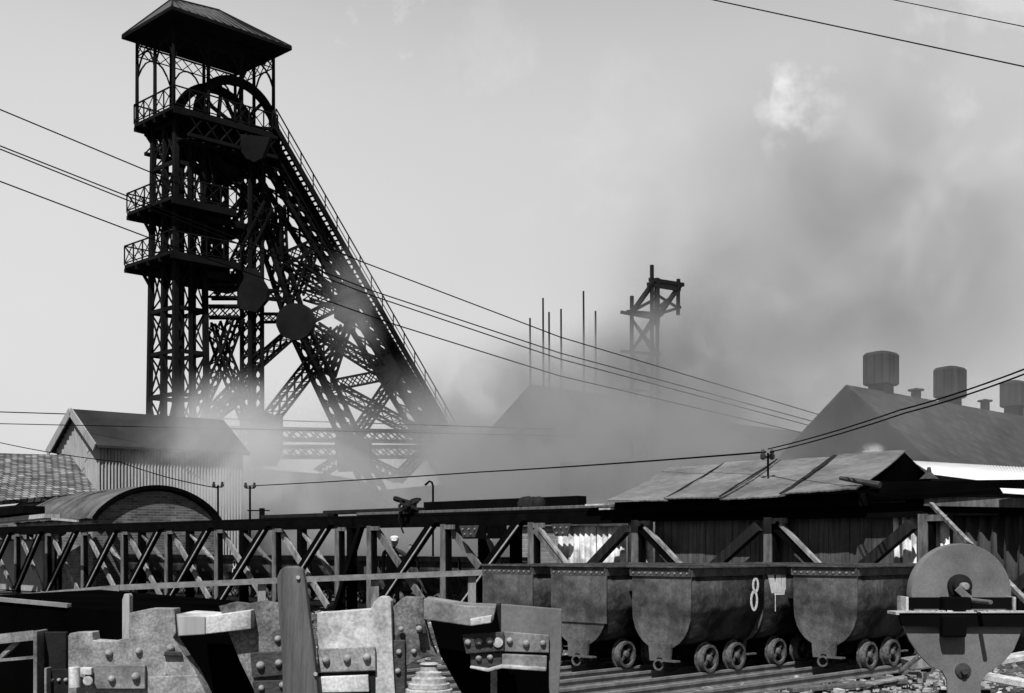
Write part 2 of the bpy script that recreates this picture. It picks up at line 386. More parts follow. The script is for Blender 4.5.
# ------------------------------------------------------------------ mine tubs
TW, TL, TZ = .84, 1.37, 1.29             # width, length, rim height
WX = TL / 2 + .06                         # wheels sit a little aft of the middle
def tub(label, skirt=False, marks=None, name='mine_tub', group='iron mine tubs in the near ranks', detail=True):
    """local frame: x along the length from the near end (0) to TL, y across (left/right), z up; rails under +-HW"""
    t = thing(name, label, 'mine tub', group)
    hw = TW / 2; zc = .82; zb = .36; 
    # cross-section of the U body
    prof = [(-hw, TZ - .04)]
    n = 14
    for i in range(n + 1):
        a = math.pi * i / n
        prof.append((-hw * math.cos(a), zc - (zc - zb) * math.sin(a) ** .9))
    prof.append((hw, TZ - .04))
    # body shell (open top), ends closed by plates
    m = MB(); vs_ = []
    bprof = [(-hw, TZ - .04), (-hw, .84), (-hw * .97, .79), (-hw * .80, .68), (-hw * .66, .56), (-hw * .5, .46), (-hw * .25, .40)]
    bprof = bprof + [(0, .385)] + [(-y, z) for (y, z) in bprof[::-1]]
    for x in (0, TL):
        for (y, z) in bprof: vs_.append((x, y, z))
    k = len(bprof); fs = [(i, i + 1, k + i + 1, k + i) for i in range(k - 1)]
    m.add(vs_, fs)
    m.build('body', M['tub'], t, smooth=True, solid=.014)
    for x, th in ((-.008, -.012), (TL + .008, .012)):
        m = MB(); ins = [(x, y * .985, z) for (y, z) in prof]
        m.prism(ins, (th, 0, 0)).build('end_plate', M['tub_end'], t, smooth=False)
    if skirt:
        m = MB(); m.box((-.03, 0, .93), .014, TW + .02, .58).build('apron_plate', M['tub_end'], t)
    # riveted rim
    m = MB(); e = .025
    for sy in (-1, 1):
        m.box((TL / 2, sy * (hw + e / 2), TZ - .055), TL + .06, .02, .10)
        m.box((TL / 2, sy * (hw + e), TZ), TL + .09, .075, .018)
    for x in (-.03, TL + .03):
        m.box((x, 0, TZ - .055), .02, TW, .10)
        m.box((x, 0, TZ + .001), .075, TW - .02, .016)
    rim = m.build('rim', M['rim'], t)
    if detail:
        m = MB()
        for i in range(16):
            x = (i + .5) / 16 * TL
            m.tube((x, hw + .03, TZ - .07), (x, hw + .045, TZ - .07), .011, 6)
        for i in range(10):
            y = -hw + (i + .5) / 10 * TW
            m.tube((-.04, y, TZ - .07), (-.052, y, TZ - .07), .011, 6)
        tag(m.build('rivet_row', M['bolt'], rim), kind='stuff')
    # underframe
    m = MB()
    for sy in (-1, 1): m.box((TL / 2, sy * .16, .34), TL * .86, .07, .13)
    m.box((.1, 0, .34), .08, .36, .12); m.box((TL - .1, 0, .34), .08, .36, .12)
    m.build('underframe', M['black'], t)
    # coupling bracket at each end
    for x, sg in ((-.012, -1), (TL + .012, 1)):
        m = MB(); m.prism([(x, -.16, .44), (x, .16, .44), (x, .14, .24), (x, .05, .24), (x, .03, .28), (x, -.03, .28), (x, -.05, .24), (x, -.14, .24)], (sg * .035, 0, 0))
        m.box((x + sg * .04, -.16, .25), .09, .2, .018)
        br = m.build('coupling_bracket', M['tub_end'], t)
        m = MB(); m.ring((x + sg * .05, 0, .2), (1, .25, 0), .065, .045, .02, 18)
        m.build('coupling_ring', M['wheel'], br, smooth=True)
    # axles and wheels, short wheelbase
    for x in (WX - .27, WX + .27):
        MB().tube((x, -HW, .22), (x, HW, .22), .025, 8).build('axle', M['black'], t)
        for sy in (-1, 1):
            m = MB(); c = (x, sy * (HW + .0), .255)
            m.ring(c, (0, 1, 0), .155, .125, .075, 28)
            m.ring((x, sy * (HW - .045), .255), (0, 1, 0), .185, .12, .02, 28)
            for k in range(4):
                an = math.pi / 4 + k * math.pi / 2
                m.bar((x + .03 * math.cos(an), sy * HW, .255 + .03 * math.sin(an)), (x + .13 * math.cos(an), sy * HW, .255 + .13 * math.sin(an)), .03, .035)
            w = m.build('wheel', M['wheel'], t, smooth=True)
            m = MB(); m.lathe((x, sy * HW, .255), (0, sy, 0), [(.045, -.04), (.045, .02), (.035, .04), (.015, .045)], 14)
            m.build('hub', M['wheel'], w, smooth=True)
    return t
def place_tub(t, wheel_contact):
    """puts the tub with its first near-side wheel on a contact point; length along U"""
    # near side (+V) is local -y when x -> U
    p = Vector(wheel_contact) - U * (WX - .27) - V * HW
    t.location = (p.x, p.y, .0); t.rotation_euler = (0, 0, R(45))
    return t
def numeral(m, segs, y):
    for seg in segs:
        for a, b in zip(seg[:-1], seg[1:]):
            m.bar((a[0], y, a[1]), (b[0], y, b[1]), .004, .034, up=(b[1] - a[1], 0, -(b[0] - a[0])))
def loop(cx, cz, rx, rz, n=14, a0=0, a1=360):
    return [(cx + rx * math.cos(R(a0 + (a1 - a0) * i / n)), cz + rz * math.sin(R(a0 + (a1 - a0) * i / n))) for i in range(n + 1)]
tC = place_tub(tub('iron tub with a white number 8 painted on its side'), C0)
m = MB(); sx = TL * .85
numeral(m, [loop(sx + .03, 1.07, .05, .075), loop(sx - .0, .89, .06, .105)], -TW / 2 - .012)
m.build('painted_number', M['paint'], tC)
tC2 = place_tub(tub('iron tub with a white VI daubed on it behind the one marked 8'), C0 + U * 1.40)
m = MB(); y = -TW / 2 - .012
for q in ([(.04, 1.2), (.16, 1.2), (.25, .98), (.13, .965)], [(.23, 1.2), (.335, 1.19), (.335, .97), (.2, .97)], [(.355, 1.19), (.43, 1.185), (.43, 1.0), (.35, .99)],
          [(.04, 1.215), (.43, 1.205), (.42, 1.175), (.05, 1.185)], [(.17, 1.03), (.43, 1.05), (.40, .94), (.19, .945)]):
    m.prism([(x, y + .002 * len(m.v) / 8 * .2, z) for (x, z) in q], (0, .004, 0))
m.box((.205, y, .86), .009, .004, .22)
m.build('painted_number', M['paint'], tC2)
tD = place_tub(tub('rightmost iron tub in the front rank, half hidden by the grindstone'), C0 + U * 1.68 + V * 1.06)
tB = place_tub(tub('iron tub with a squared apron plate just left of the tub marked 8', skirt=True), C0 - U * .23 - V * 1.02)
tA = place_tub(tub('farthest left of the near iron tubs, behind the riveted foreground plates', skirt=True), C0 - U * .30 - V * 2.12)
for (k, col, lab) in ((0, C0 + U * 2.80, 'iron tub third along the track behind the one marked 8'),
                      (1, C0 + U * 3.08 + V * 1.06, 'iron tub next behind the rightmost front tub, under the shed edge'),
                      (2, C0 + U * 1.19 - V * 1.02, 'iron tub second along the track of the squared apron tub'),
                      (3, C0 + U * 1.12 - V * 2.12, 'iron tub second along the leftmost near track'),
                      (4, C0 + U * 2.60 - V * 1.02, 'iron tub third along the track of the squared apron tub')):
    c = place_tub(copy_tree(tD), col); c['label'] = lab
# far rank seen through the trestle
T0 = Vector((-17.6, 43.0, 0)); T1 = Vector((5.95, 18.0, 0)); TD = (T1 - T0).normalized()
TN = Vector((-TD.y, TD.x, 0)); TN = TN if TN.y > 0 else -TN          # away from the camera
def TP(px, w=0.0, z=0.0):
    """point of the line parallel to the trestle, w metres behind it, that stands at picture column px"""
    a = (px - 512) / F; o = T0 + TN * w
    # o.x + s*TD.x = a*(o.y + s*TD.y)
    s = (a * o.y - o.x) / (TD.x - a * TD.y)
    q = o + TD * s; q.z = z; return q
angT = math.atan2(TD.y, TD.x)
prev = None
start = TP(118, 2.4)
for i in range(13):
    p = start + TD * (1.5 * i)
    px = 512 + F * p.x / p.y
    if i == 0:
        c = tub('iron tub at the far left of the rank behind the trestle', name='mine_tub', group='iron tubs ranked behind the trestle', detail=False); far0 = c
    else:
        c = copy_tree(far0)
    c.location = p; c.rotation_euler = (0, 0, angT)
    ords = ['first', 'second', 'third', 'fourth', 'fifth', 'sixth', 'seventh', 'eighth', 'ninth', 'tenth', 'eleventh', 'twelfth', 'thirteenth']
    c['label'] = 'iron tub behind the trestle, %s of its rank from the left' % ords[i]
    if 240 < px + 12 < 272 or i == 5:
        m = MB(); y = -TW / 2 - .012
        numeral(m, [loop(.66, 1.05, .075, .1), loop(.64, .82, .09, .12)], y); m.build('painted_number', M['paint'], c)
        c['label'] = 'iron tub behind the trestle with a white figure painted on it'
    if i == 10:
        m = MB(); y = -TW / 2 - .012
        numeral(m, [[(.2, .98), (.5, 1.02), (.85, .98)], [(.25, .9), (.8, .9)]], y); m.build('chalk_mark', M['paint'], c)
        c['label'] = 'iron tub behind the trestle with faint white chalk strokes'
m = MB()
for w in (2.12, 2.68):
    m.bar(TP(-40, w, .05), TP(640, w, .05), .05, .1)
tag(m.build('rail_track', M['rail']), 'long pair of rails carrying the far rank of tubs', 'rail track', 'narrow rail tracks under the tubs')

# ------------------------------------------------------------------ the trestle
ZT = 2.17
tr = thing('timber_trestle', 'long low timber trestle with crossed braces running across the yard', 'trestle')
def span(p0, p1, w, z, wd, h, mt, name, par=tr):
    return MB().bar(TP(p0, w, z), TP(p1, w, z), wd, h).build(name, mt, par)
span(-60, 355, 0, ZT - .09, .2, .17, M['trestle_dark'], 'top_beam')
span(357, 1180, .03, ZT - .11, .13, .21, M['trestle_dark'], 'top_beam')
span(-60, 640, 1.5, ZT - .10, .2, .18, M['trestle_dark'], 'top_beam')
span(-60, 640, .42, ZT + .03, .85, .05, M['trestle_dark'], 'deck')
front = [-14, 17, 48, 84, 124, 168, 218, 276, 339, 371, 445, 533, 637, 770, 925, 1115]
def brace(a, b, w, h, mt, off=0.0):
    o = TN * off
    return MB().bar(Vector(a) + o, Vector(b) + o, h, w, up=TN.cross((Vector(b) - Vector(a)).normalized())).build('brace', mt, tr)
for i, px in enumerate(front):
    b = TP(px); t = TP(px, 0, ZT - .18)
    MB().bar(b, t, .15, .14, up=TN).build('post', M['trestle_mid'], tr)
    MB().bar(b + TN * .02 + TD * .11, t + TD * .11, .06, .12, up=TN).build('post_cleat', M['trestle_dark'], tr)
    MB().bar(t + TD * .08 - Z * .06 - TN * .06, t + TD * .36 - Z * .06 - TN * .06, .05, .09).build('cap_cleat', M['trestle_mid'], tr)
    if px in (371,):
        nb = None
    if i > 0 and px != 371:
        q = TP(front[i - 1]); a = Vector((q.x, q.y, .12)) + TD * .35
        brace(a, t - TD * .1 + Z * .1 - (Z * .25 if i >= 12 else Z * 0), .16, .14, M['trestle_dark'] if i < 12 else M['wood_dark'], -.17)  # the shade of the brace's face is put into its dark colour
        # bright strip along the dark brace, its lit edge put into the colour
        if i < 12:
            e0 = a; e1 = t - TD * .1 + Z * .1
            brace(e0 + TD * .118, e0.lerp(e1, .92) + TD * .112, .03, .03, M['wood_light'], -.235)
    elif px == 371:
        q = TP(339); a = Vector((q.x, q.y, .1)) + TD * .1
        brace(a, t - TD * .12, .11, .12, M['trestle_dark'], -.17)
    if i < len(front) - 1 and px not in (339, 925):
        q = TP(front[i + 1]); e = Vector((q.x, q.y, .15)) - TD * .55
        brace(t + TD * .15 - Z * .12, e, .15, .06, M['trestle_light'] if i < 9 else (M['trestle_mid'] if i < 12 else M['trestle_dark']), .07 if i < 11 else -.08)  # pale and dark braces carry light and shade in their colour
        if i >= 11: brace(t + TD * .27 - Z * .12, e + TD * .12, .05, .09, M['trestle_light'], -.09)  # bright strip over the dark brace paints a lit edge above shadow
back = [p for p in (-30, 0, 30, 62, 100, 142, 190, 244, 302, 352, 484, 516)]
for i, px in enumerate(back):
    b = TP(px, 1.5); t = TP(px, 1.5, ZT - .18)
    MB().bar(b, t, .2, .18, up=TN).build('post', M['trestle_dark'], tr)
    if i < len(back) - 1 and px != 352:
        q = TP(back[i + 1], 1.5)
        o = Vector((q.x, q.y, .2))
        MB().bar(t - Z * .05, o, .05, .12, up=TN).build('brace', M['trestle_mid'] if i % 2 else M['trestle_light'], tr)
for (a_, b_) in ((452, 486), (487, 506)):
    MB().prism([TP(a_, 1.3, 1.70), TP(b_, 1.3, 1.70), TP(b_, 1.3, 2.0), TP(a_, 1.3, 2.0)], TN * .02).build('splice_panel', M['plate_dark'], tr)
for px in (468, 560):
    g_ = MB().prism([TP(px - 5, -.16, 1.72), TP(px + 7, -.16, 1.72), TP(px + 11, -.16, 1.95), TP(px - 9, -.16, 1.95)], TN * .02).build('gusset_plate', M['plate_dark'], tr)
    for (dx, z_) in ((-3, 1.78), (3, 1.78), (-5, 1.88), (1, 1.88), (7, 1.88)):
        q_ = TP(px + dx, -.165, z_); MB().tube(q_, q_ - TN * .02, .018, 6).build('rivet', M['bolt'], g_)
# planks and beams lying on the trestle
for (a, b, w, z, wd, h, mt, lab) in ((266, 333, .2, ZT + .10, .3, .09, 'dark', 'short dark plank lying flat on the trestle above the wooden post'),
                                     (328, 420, .35, ZT + .16, .3, .09, 'dark', 'dark plank lapping over its neighbour on the trestle top'),
                                     (360, 640, .14, ZT + .09, .22, .06, 'wood', 'long grey plank along the front edge of the trestle top'),
                                     (428, 582, .9, ZT + .24, .26, .2, 'black', 'long black beam laid along the trestle top beside the rope bundle')):
    tag(MB().bar(TP(a, w, z), TP(b, w, z), wd, h).build('plank', M[mt], bevel=.01), lab, 'plank', 'timbers lying on the trestle')
# pale sheets at the far left of the deck
for (a, b, lab) in ((P(-30, 524, 41), P(52, 516, 37.5), 'pale plank propped on the trestle at the far left edge'), (P(28, 517, 38.5), P(78, 521, 36.5), 'thin pale rod slanting down to the trestle by the vaulted shed')):
    tag(MB().bar(a, b, .5 if a.y > 40 else .06, .12 if a.y > 40 else .06).build('plank', M['wood_light']), lab, 'plank', 'timbers lying on the trestle')
tag(MB().bar(P(-30, 517, 41), P(34, 509.5, 38), .7, .22).build('plank', M['black']), 'dark plank above the pale one at the far left of the trestle', 'plank', 'timbers lying on the trestle')
# rope bundle
m = MB(); c = TP(408, -.02, ZT + .2)
for k in range(11):
    pts = []; ph = rnd.uniform(0, 6.28); rx_ = rnd.uniform(.05, .20); rz_ = rnd.uniform(.04, .12); cc = c + TD * rnd.uniform(-.12, .22) + Z * rnd.uniform(-.06, .1) - TN * rnd.uniform(-.1, .15)
    tw_ = rnd.uniform(-1, 1)
    for i in range(18):
        an = ph + i / 17 * rnd.uniform(5.5, 6.5)
        pts.append(cc + TD * (rx_ * math.cos(an) + tw_ * .1 * math.sin(2 * an)) + Z * (rz_ * math.sin(an)) - TN * (.1 * math.cos(an + tw_)))
    m.path(pts, rnd.uniform(.025, .045), 5)
m.path([c - TD * .45 + Z * .2, c - TD * .2 + Z * .14, c + TD * .1 + Z * .08], .06, 6)
m.path([c - TD * .2, c - TD * .32 - Z * .25, c - TD * .22 - Z * .45, c - TD * .16 - Z * .55], .022, 5)
tag(m.build('rope_bundle', M['dark'], smooth=True), 'tangled dark rope bundle tied over the trestle top', 'rope')
m = MB(); c = TP(530, .3, ZT + .12)
for k in range(7):
    q = c + TD * rnd.uniform(-.28, .28) + Z * rnd.uniform(0, .06); rr = rnd.uniform(.1, .17)
    m.lathe(q, Vector((rnd.uniform(-.3, .3), rnd.uniform(-.3, .3), 1)), [(rr, 0), (rr * .97, rr * .7), (rr * .6, rr * 1.2), (.02, rr * 1.35)], 8)
tag(m.build('sack', M['dark'], smooth=True), 'small dark lumpy sack resting on the trestle beam', 'sack')
# pale horizontal bar with stubs in front of the trestle
m = thing('handrail_bar', 'long pale iron bar running level in front of the trestle at the left', 'rail')
q0 = P(-30, 601, 20); q1 = P(120, 587.5, 19); q2 = P(300, 579.5, 19); q3 = P(496, 572, 19)
for a, b in ((q0, q1), (q1, q2), (q2, q3)): MB().bar(a, b, .05, .085).build('bar', M['rust_pipe'], m)
for px, yt in ((125, 590), (262, 583), (375, 577), (472, 574)):
    d = 19
    MB().bar(G(px, d + .08, 0), P(px, yt, d + .08), .12, .06).build('stub_post', M['trestle_light'], m)

# ------------------------------------------------------------------ tin-roofed shed over the right of the trestle
def sheet(m, A, B, C, n, amp):
    """corrugated sheet: A->B across the waves, A->C along them"""
    A = Vector(A); B = Vector(B); C = Vector(C); nrm = (B - A).cross(C - A).normalized()
    k = n * 6; vs_ = []
    for i in range(k + 1):
        o = nrm * amp * math.sin(i / 6 * 2 * math.pi)
        vs_.append(A + (B - A) * i / k + o); vs_.append(A + (B - A) * i / k + (C - A) + o)
    m.add(vs_, [(2 * i, 2 * i + 2, 2 * i + 3, 2 * i + 1) for i in range(k)])
sh = thing('tin_shed', 'low shed with a patched tin roof over the right of the trestle', 'shed')
EA = TP(606, -.40, 2.33); EB = TP(856, -.42, 2.34)
RA = TP(669, 3.0, 3.12); RB = TP(906, 3.0, 3.15)
# four lapped roof panels with a slightly sagging edge
cuts = [0, .27, .50, .74, 1.0]
for i in range(4):
    a, b = cuts[i], cuts[i + 1] + (.012 if i < 3 else 0)
    m = MB(); nn = 8; vs_ = []
    for j in range(nn + 1):
        s = a + (b - a) * j / nn
        e = EA.lerp(EB, s) - Z * .05 * math.sin(s * math.pi) + Z * (.03 * (i % 2)) + Z * rnd.uniform(-.01, .01)
        r_ = RA.lerp(RB, s) + Z * (.03 * (i % 2)) + Z * rnd.uniform(-.012, .012)
        for q in range(5): vs_.append(e.lerp(r_, q / 4) - Z * .04 * math.sin(q / 4 * math.pi))
    m.add(vs_, [(j * 5 + q, (j + 1) * 5 + q, (j + 1) * 5 + q + 1, j * 5 + q + 1) for j in range(nn) for q in range(4)])
    m.build('roof_panel', M['tin'], sh, solid=.02)
for s in (.27, .50, .74):      # dark lap seams
    w = .035 if s != .74 else .09
    e = EA.lerp(EB, s) + Z * .0; r_ = RA.lerp(RB, s) + Z * .03
    m = MB(); p = e
    for j in range(7):
        q = e.lerp(r_, (j + 1) / 7) + TD * rnd.uniform(-.012, .012)
        m.bar(p, q, w * rnd.uniform(.7, 1.2), .015); p = q
    m.build('lap_strip', M['wood_dark'], sh)
# back slope, ridge cap, gable
RC = TP(700, 5.6, 2.35); RD = TP(940, 5.6, 2.35)
MB().prism([RA - Z * .01, RB - Z * .01, RD, RC], (0, 0, -.04)).build('back_roof', M['tin'], sh)
MB().prism([EB + TD * .02, RB + TD * .0 - Z * .03, TP(935, 4.6, 2.70), TP(935, 4.6, 2.45), TP(872, .6, 2.42)], TD * -.05 ).build('gable_board', M['void'], sh)  # gable coloured black in place of its shadow
MB().bar(EA + TN * .3 - Z * .12, EB + TN * .3 - Z * .12, .14, .2).build('eave_beam', M['trestle_dark'], sh)
# wall boards behind the front posts
W = .15
for i in range(26):
    a = TP(655, W); ln = (TP(905, W) - a).length
    p0 = a + TD * (ln * i / 26); p1 = a + TD * (ln * (i + 1) / 26 - .012)
    m = MB(); o = TN * rnd.uniform(0, .012)
    m.prism([p0 + o, p1 + o, p1 + o + Z * 2.2, p0 + o + Z * 2.2], TN * .025)
    if i in (0, 7, 13, 20): pass
    b = m.build('wall_board', M['boards'], sh)
# pale corrugated sheets at the left end and the right end of the shed
m = MB(); sheet(m, TP(558, .10), TP(596, .10), TP(558, .10, 1.9), 7, .018); m.build('corrugated_sheet', M['tin_pale'], sh, solid=.006, smooth=True)
m = MB(); sheet(m, TP(597, .11), TP(626, .10), TP(597, .11, 1.9), 5, .018); m.build('corrugated_sheet', M['tin_pale'], sh, solid=.006, smooth=True)
m = MB(); sheet(m, TP(628, W), TP(653, W), TP(628, W, 2.0), 3, .02); m.build('corrugated_sheet', M['tin_pale'], sh, solid=.006, smooth=True)
m = MB(); sheet(m, TP(896, W - .03), TP(952, W - .03), TP(893, W - .0, 2.08), 6, .035); m.build('corrugated_sheet', M['tin_pale'], sh, solid=.006, smooth=True)
m = MB(); sheet(m, TP(953, W), TP(1120, W), TP(953, W, 2.2), 12, .045); m.build('corrugated_sheet', M['tin_dark'], sh, solid=.006, smooth=True)
# inner dark end wall so the shed is closed
MB().prism([TP(655, W + .1), TP(655, W + .1, 2.3), TP(700, 5.4, 2.3), TP(700, 5.4)], TD * .05).build('end_wall', M['trestle_dark'], sh)
MB().prism([TP(655, 5.2), TP(1100, 5.2), TP(1100, 5.2, 2.6), TP(655, 5.2, 2.6)], TN * .05).build('back_wall', M['trestle_dark'], sh)
# small pale light plates under the left eave
for (px, z, wd) in ((597, 2.28, .5), (608, 2.2, .35)):
    MB().box(TP(px, -.1, z), wd, .1, .03, TD, TN).build('eave_slip', M['pale'], sh)
# right wing: bright white tin roof behind, dark slanting roof in front
wing = thing('tin_lean_to', 'white-roofed lean-to wing running out of the frame at the right', 'shed')
A = P(911, 461, 22.5); B = P(1100, 472, 18.8); C = P(933, 474.5, 20.3); D_ = P(1100, 496, 17.0)
m = MB(); n = 60; vs_ = []
for i in range(n * 4 + 1):
    t_ = i / (n * 4); o = Z * .006 * math.sin(i / 4 * 2 * math.pi)
    vs_ += [A.lerp(B, t_) + o, C.lerp(D_, t_) + o]
m.add(vs_, [(2 * i, 2 * i + 2, 2 * i + 3, 2 * i + 1) for i in range(n * 4)])
m.build('white_roof', M['tin_white'], wing, solid=.012, smooth=True)
MB().prism([P(936, 475, 20.2), P(1110, 497, 16.9), P(1110, 505, 16.5), P(928, 484, 19.6)], (0, 0, -.05)).build('felt_edge', M['trestle_dark'], wing)
MB().prism([TP(872, .5, 2.52), TP(1100, .3, 2.42), TP(1100, -.12, 2.34), TP(905, -.14, 2.26), TP(868, -.2, 2.35)], (0, 0, -.06)).build('front_roof', M['void'], wing)  # shadow on this roof is painted in as black
MB().bar(TP(925, -.06, 2.17), TP(1120, -.06, 2.06), .06, .13).build('fascia', M['trestle_mid'], wing)
MB().prism([P(1000, 488, 17), P(1100, 492, 16.2), P(1100, 499, 15.8), P(1003, 492.5, 16.8)], (0, 0, -.01)).build('white_sheet', M['tin_white'], wing)
tag(MB().tube(P(840, 478, 18.8), P(880, 485, 18.3), .03, 8, .05).build('log', M['plate_dark']), 'short weathered log end jutting from the shed gable', 'log')
tag(MB().lathe(P(929, 479, 19.0), Z, [(.14, 0), (.09, .05), (.04, .10), (.025, .18)], 10).build('roof_finial', M['plate_dark']), 'small dark conical cap standing on the lean-to roof edge', 'cap')
# white rag and steam on ridge
m = MB(); m.prism([P(848, 462, 22.5), P(851, 458, 22.5), P(862, 459, 22.5), P(884, 460.5, 22.3), P(884, 463, 22.3), P(852, 465, 22.4)], (0, .3, 0))
tag(m.build('white_tarpaulin', M['pale']), 'white crumpled tarpaulin lying on the tin roof ridge', 'tarpaulin')
# long raking timbers at the right
for (a, b, lab) in ((P(931, 504, 17.4), P(1032, 607, 13.2), 'pale raking timber strut running down behind the grindstone'),):
    tag(MB().bar(a, b, .05, .05).build('timber_strut', M['trestle_light']), lab, 'strut')

# brick wall behind the trestle centre
m = thing('brick_outhouse', 'pale brick outhouse glimpsed between the trestle posts left of the corrugated sheets', 'outhouse')
MB().prism([TP(512, 3.6), TP(575, 3.6), TP(575, 3.6, 2.0), TP(512, 3.6, 2.0)], TN * 1.5).build('wall', M['brick_v'], m)
MB().prism([TP(509, 3.5, 2.0), TP(578, 3.5, 2.0), TP(578, 3.5, 2.08), TP(509, 3.5, 2.08)], TN * 1.7).build('roof', M['felt'], m)

lw = thing('rendered_wall', 'low pale rendered outbuilding glimpsed through the far left bays of the trestle', 'walling')  # a low freestanding wall with coping, no building behind it
MB().prism([TP(-60, 1.0), TP(43, 1.0), TP(43, 1.0, 1.75), TP(-60, 1.0, 1.75)], TN * .4).build('wall', M['shed_wall'], lw)
MB().prism([TP(-60, .95, 1.75), TP(44, .95, 1.75), TP(44, .95, 1.81), TP(-60, .95, 1.81)], TN * .5).build('coping', M['felt'], lw)
# ------------------------------------------------------------------ vaulted brick shed at the left
VD = 40.0
vs0 = G(96, VD, 0); wv = 4.15; rise = 1.02; zs = 2.42; Lv = 11.5; vb = Vector((-.6, .8, 0)); vf = Vector((.76, .65, 0)).normalized()
va = thing('vaulted_shed', 'brick shed with a curved felt barrel roof behind the left of the trestle', 'shed')
def arc(w, rs, z0, n=24, ov=0.0):
    out = []
    for i in range(n + 1):
        t_ = i / n; x = -ov + (w + 2 * ov) * t_
        out.append((x, z0 + rs * (1 - (2 * t_ - 1) ** 2) ** .8))
    return out
prof = arc(wv, rise, zs)
MB().prism([vs0 + vf * 0, vs0 + vf * wv] + [vs0 + vf * x + Z * (z - .05) for (x, z) in prof[::-1]], vb * .3).build('gable_wall', M['brick_u'], va)
MB().prism([vs0 + vb * .3, vs0 + vb * Lv, vs0 + vb * Lv + Z * zs, vs0 + vb * .3 + Z * zs], vf * .25).build('side_wall', M['brick_v'], va)
MB().prism([vs0 + vf * wv + vb * .3, vs0 + vf * wv + vb * Lv, vs0 + vf * wv + vb * Lv + Z * zs, vs0 + vf * wv + vb * .3 + Z * zs], vf * -.25).build('side_wall', M['brick_v'], va)
prof = arc(wv, rise + .06, zs, 26, .14); m = MB()
nb = 18
for j in range(nb + 1):
    s = -.16 + (Lv + .16) * j / nb
    for (x, z) in prof: m.v.append(tuple(vs0 + vf * x + vb * s + Z * (z + (.03 * (j % 2)))))
k = len(prof)
for j in range(nb):
    for i in range(k - 1): m.f.append((j * k + i, j * k + i + 1, (j + 1) * k + i + 1, (j + 1) * k + i))
m.build('barrel_roof', M['felt'], va, solid=.06)
m = MB()
pts = [vs0 + vf * x + vb * -.18 + Z * (z + .01) for (x, z) in prof]
for a, b in zip(pts[:-1], pts[1:]): m.bar(a, b, .05, .13, up=(a - (vs0 + vf * wv / 2)).normalized())
m.build('verge_board', M['trestle_dark'], va)
for j in range(1, 7):     # felt battens running over the vault
    s = j * 1.9; m = MB(); pts = [vs0 + vf * x + vb * s + Z * (z + .06) for (x, z) in prof]
    m.path(pts, .035, 5).build('roof_batten', M['wood'], va)

# tiled roof at the far left, and the gabled corrugated shed
ti = thing('tiled_shed', 'long shed with a pantiled roof at the left edge of the frame', 'shed')
a0 = P(-80, 451, 52); a1 = P(70, 455, 52.5); b1 = P(98, 492, 47); b0 = P(-80, 508, 46)
MB().prism([a0, a1, b1, b0], (0, .1, -.15)).build('roof', M['tiles'], ti)
MB().prism([Vector((b0.x, b0.y + .3, 0)), Vector((b1.x - .2, b1.y + .3, 0)), Vector((b1.x - .2, b1.y + .3, b1.z - .2)), Vector((b0.x, b0.y + .3, b0.z - .2))], (0, .3, 0)).build('wall', M['brick_u'], ti)
MB().prism([Vector((b1.x - .2, b1.y + .6, 0)), Vector((a1.x, a1.y, 0)), Vector((a1.x, a1.y, a1.z - .2)), Vector((b1.x - .2, b1.y + .6, b1.z - .25))], (-.3, 0, 0)).build('end_wall', M['brick_v'], ti)

gs = thing('gabled_shed', 'tall gabled shed with pale corrugated walls at the foot of the headframe', 'shed')
c0 = G(98, 60, 0); gl = G(57, 63, 0); gd = (gl - c0); gw = gd.length; gdn = gd.normalized()
rd = (U * .92 + Vector((.12, 0, 0))).normalized(); ze = 6.5; zr = 1.5 + (YH - 411) / F * 61.2
Ls = 7.7
m = MB(); nn = 60
def wallsheet(m, a, b, za, zb, n, amp):
    nrm = (b - a).cross(Z).normalized(); vs_ = []
    for i in range(n * 4 + 1):
        t_ = i / (n * 4); p = a.lerp(b, t_) + nrm * amp * math.sin(i / 4 * 2 * math.pi)
        vs_ += [p, p + Z * (za(t_) if callable(za) else za)]
    m.add(vs_, [(2 * i, 2 * i + 2, 2 * i + 3, 2 * i + 1) for i in range(n * 4)])
wallsheet(m, c0, c0 + rd * Ls, ze, ze, 46, .07); m.build('side_wall', M['shed_wall'], gs, solid=.02)
m = MB(); wallsheet(m, c0, c0 + gd, lambda t_: ze + (zr - ze) * (1 - abs(2 * t_ - 1)) - .05, 0, 16, .03); m.build('gable_wall', M['shed_wall'], gs, solid=.02)
MB().prism([c0 + gd + Z * 0, c0 + gd + rd * Ls, c0 + gd + rd * Ls + Z * ze, c0 + gd + Z * ze], -gdn * .1).build('far_wall', M['shed_wall'], gs)
rr0 = c0 + gd / 2 - rd * .3 + Z * zr
ee = c0 - gdn * .35 - rd * .3 + Z * (ze - .2); ef = c0 + gd + gdn * .35 - rd * .3 + Z * (ze - .2)
MB().prism([ee, rr0, rr0 + rd * (Ls + .5), ee + rd * (Ls + .5)], Z * .12).build('roof', M['slate'], gs)
MB().prism([ef, rr0, rr0 + rd * (Ls + .5), ef + rd * (Ls + .5)], Z * .12).build('roof', M['slate'], gs)
m = MB(); m.bar(ee - rd * .04, rr0 - rd * .04, .06, .4); m.bar(ef - rd * .04, rr0 - rd * .04, .06, .4); m.build('bargeboard', M['shed_wall'], gs)

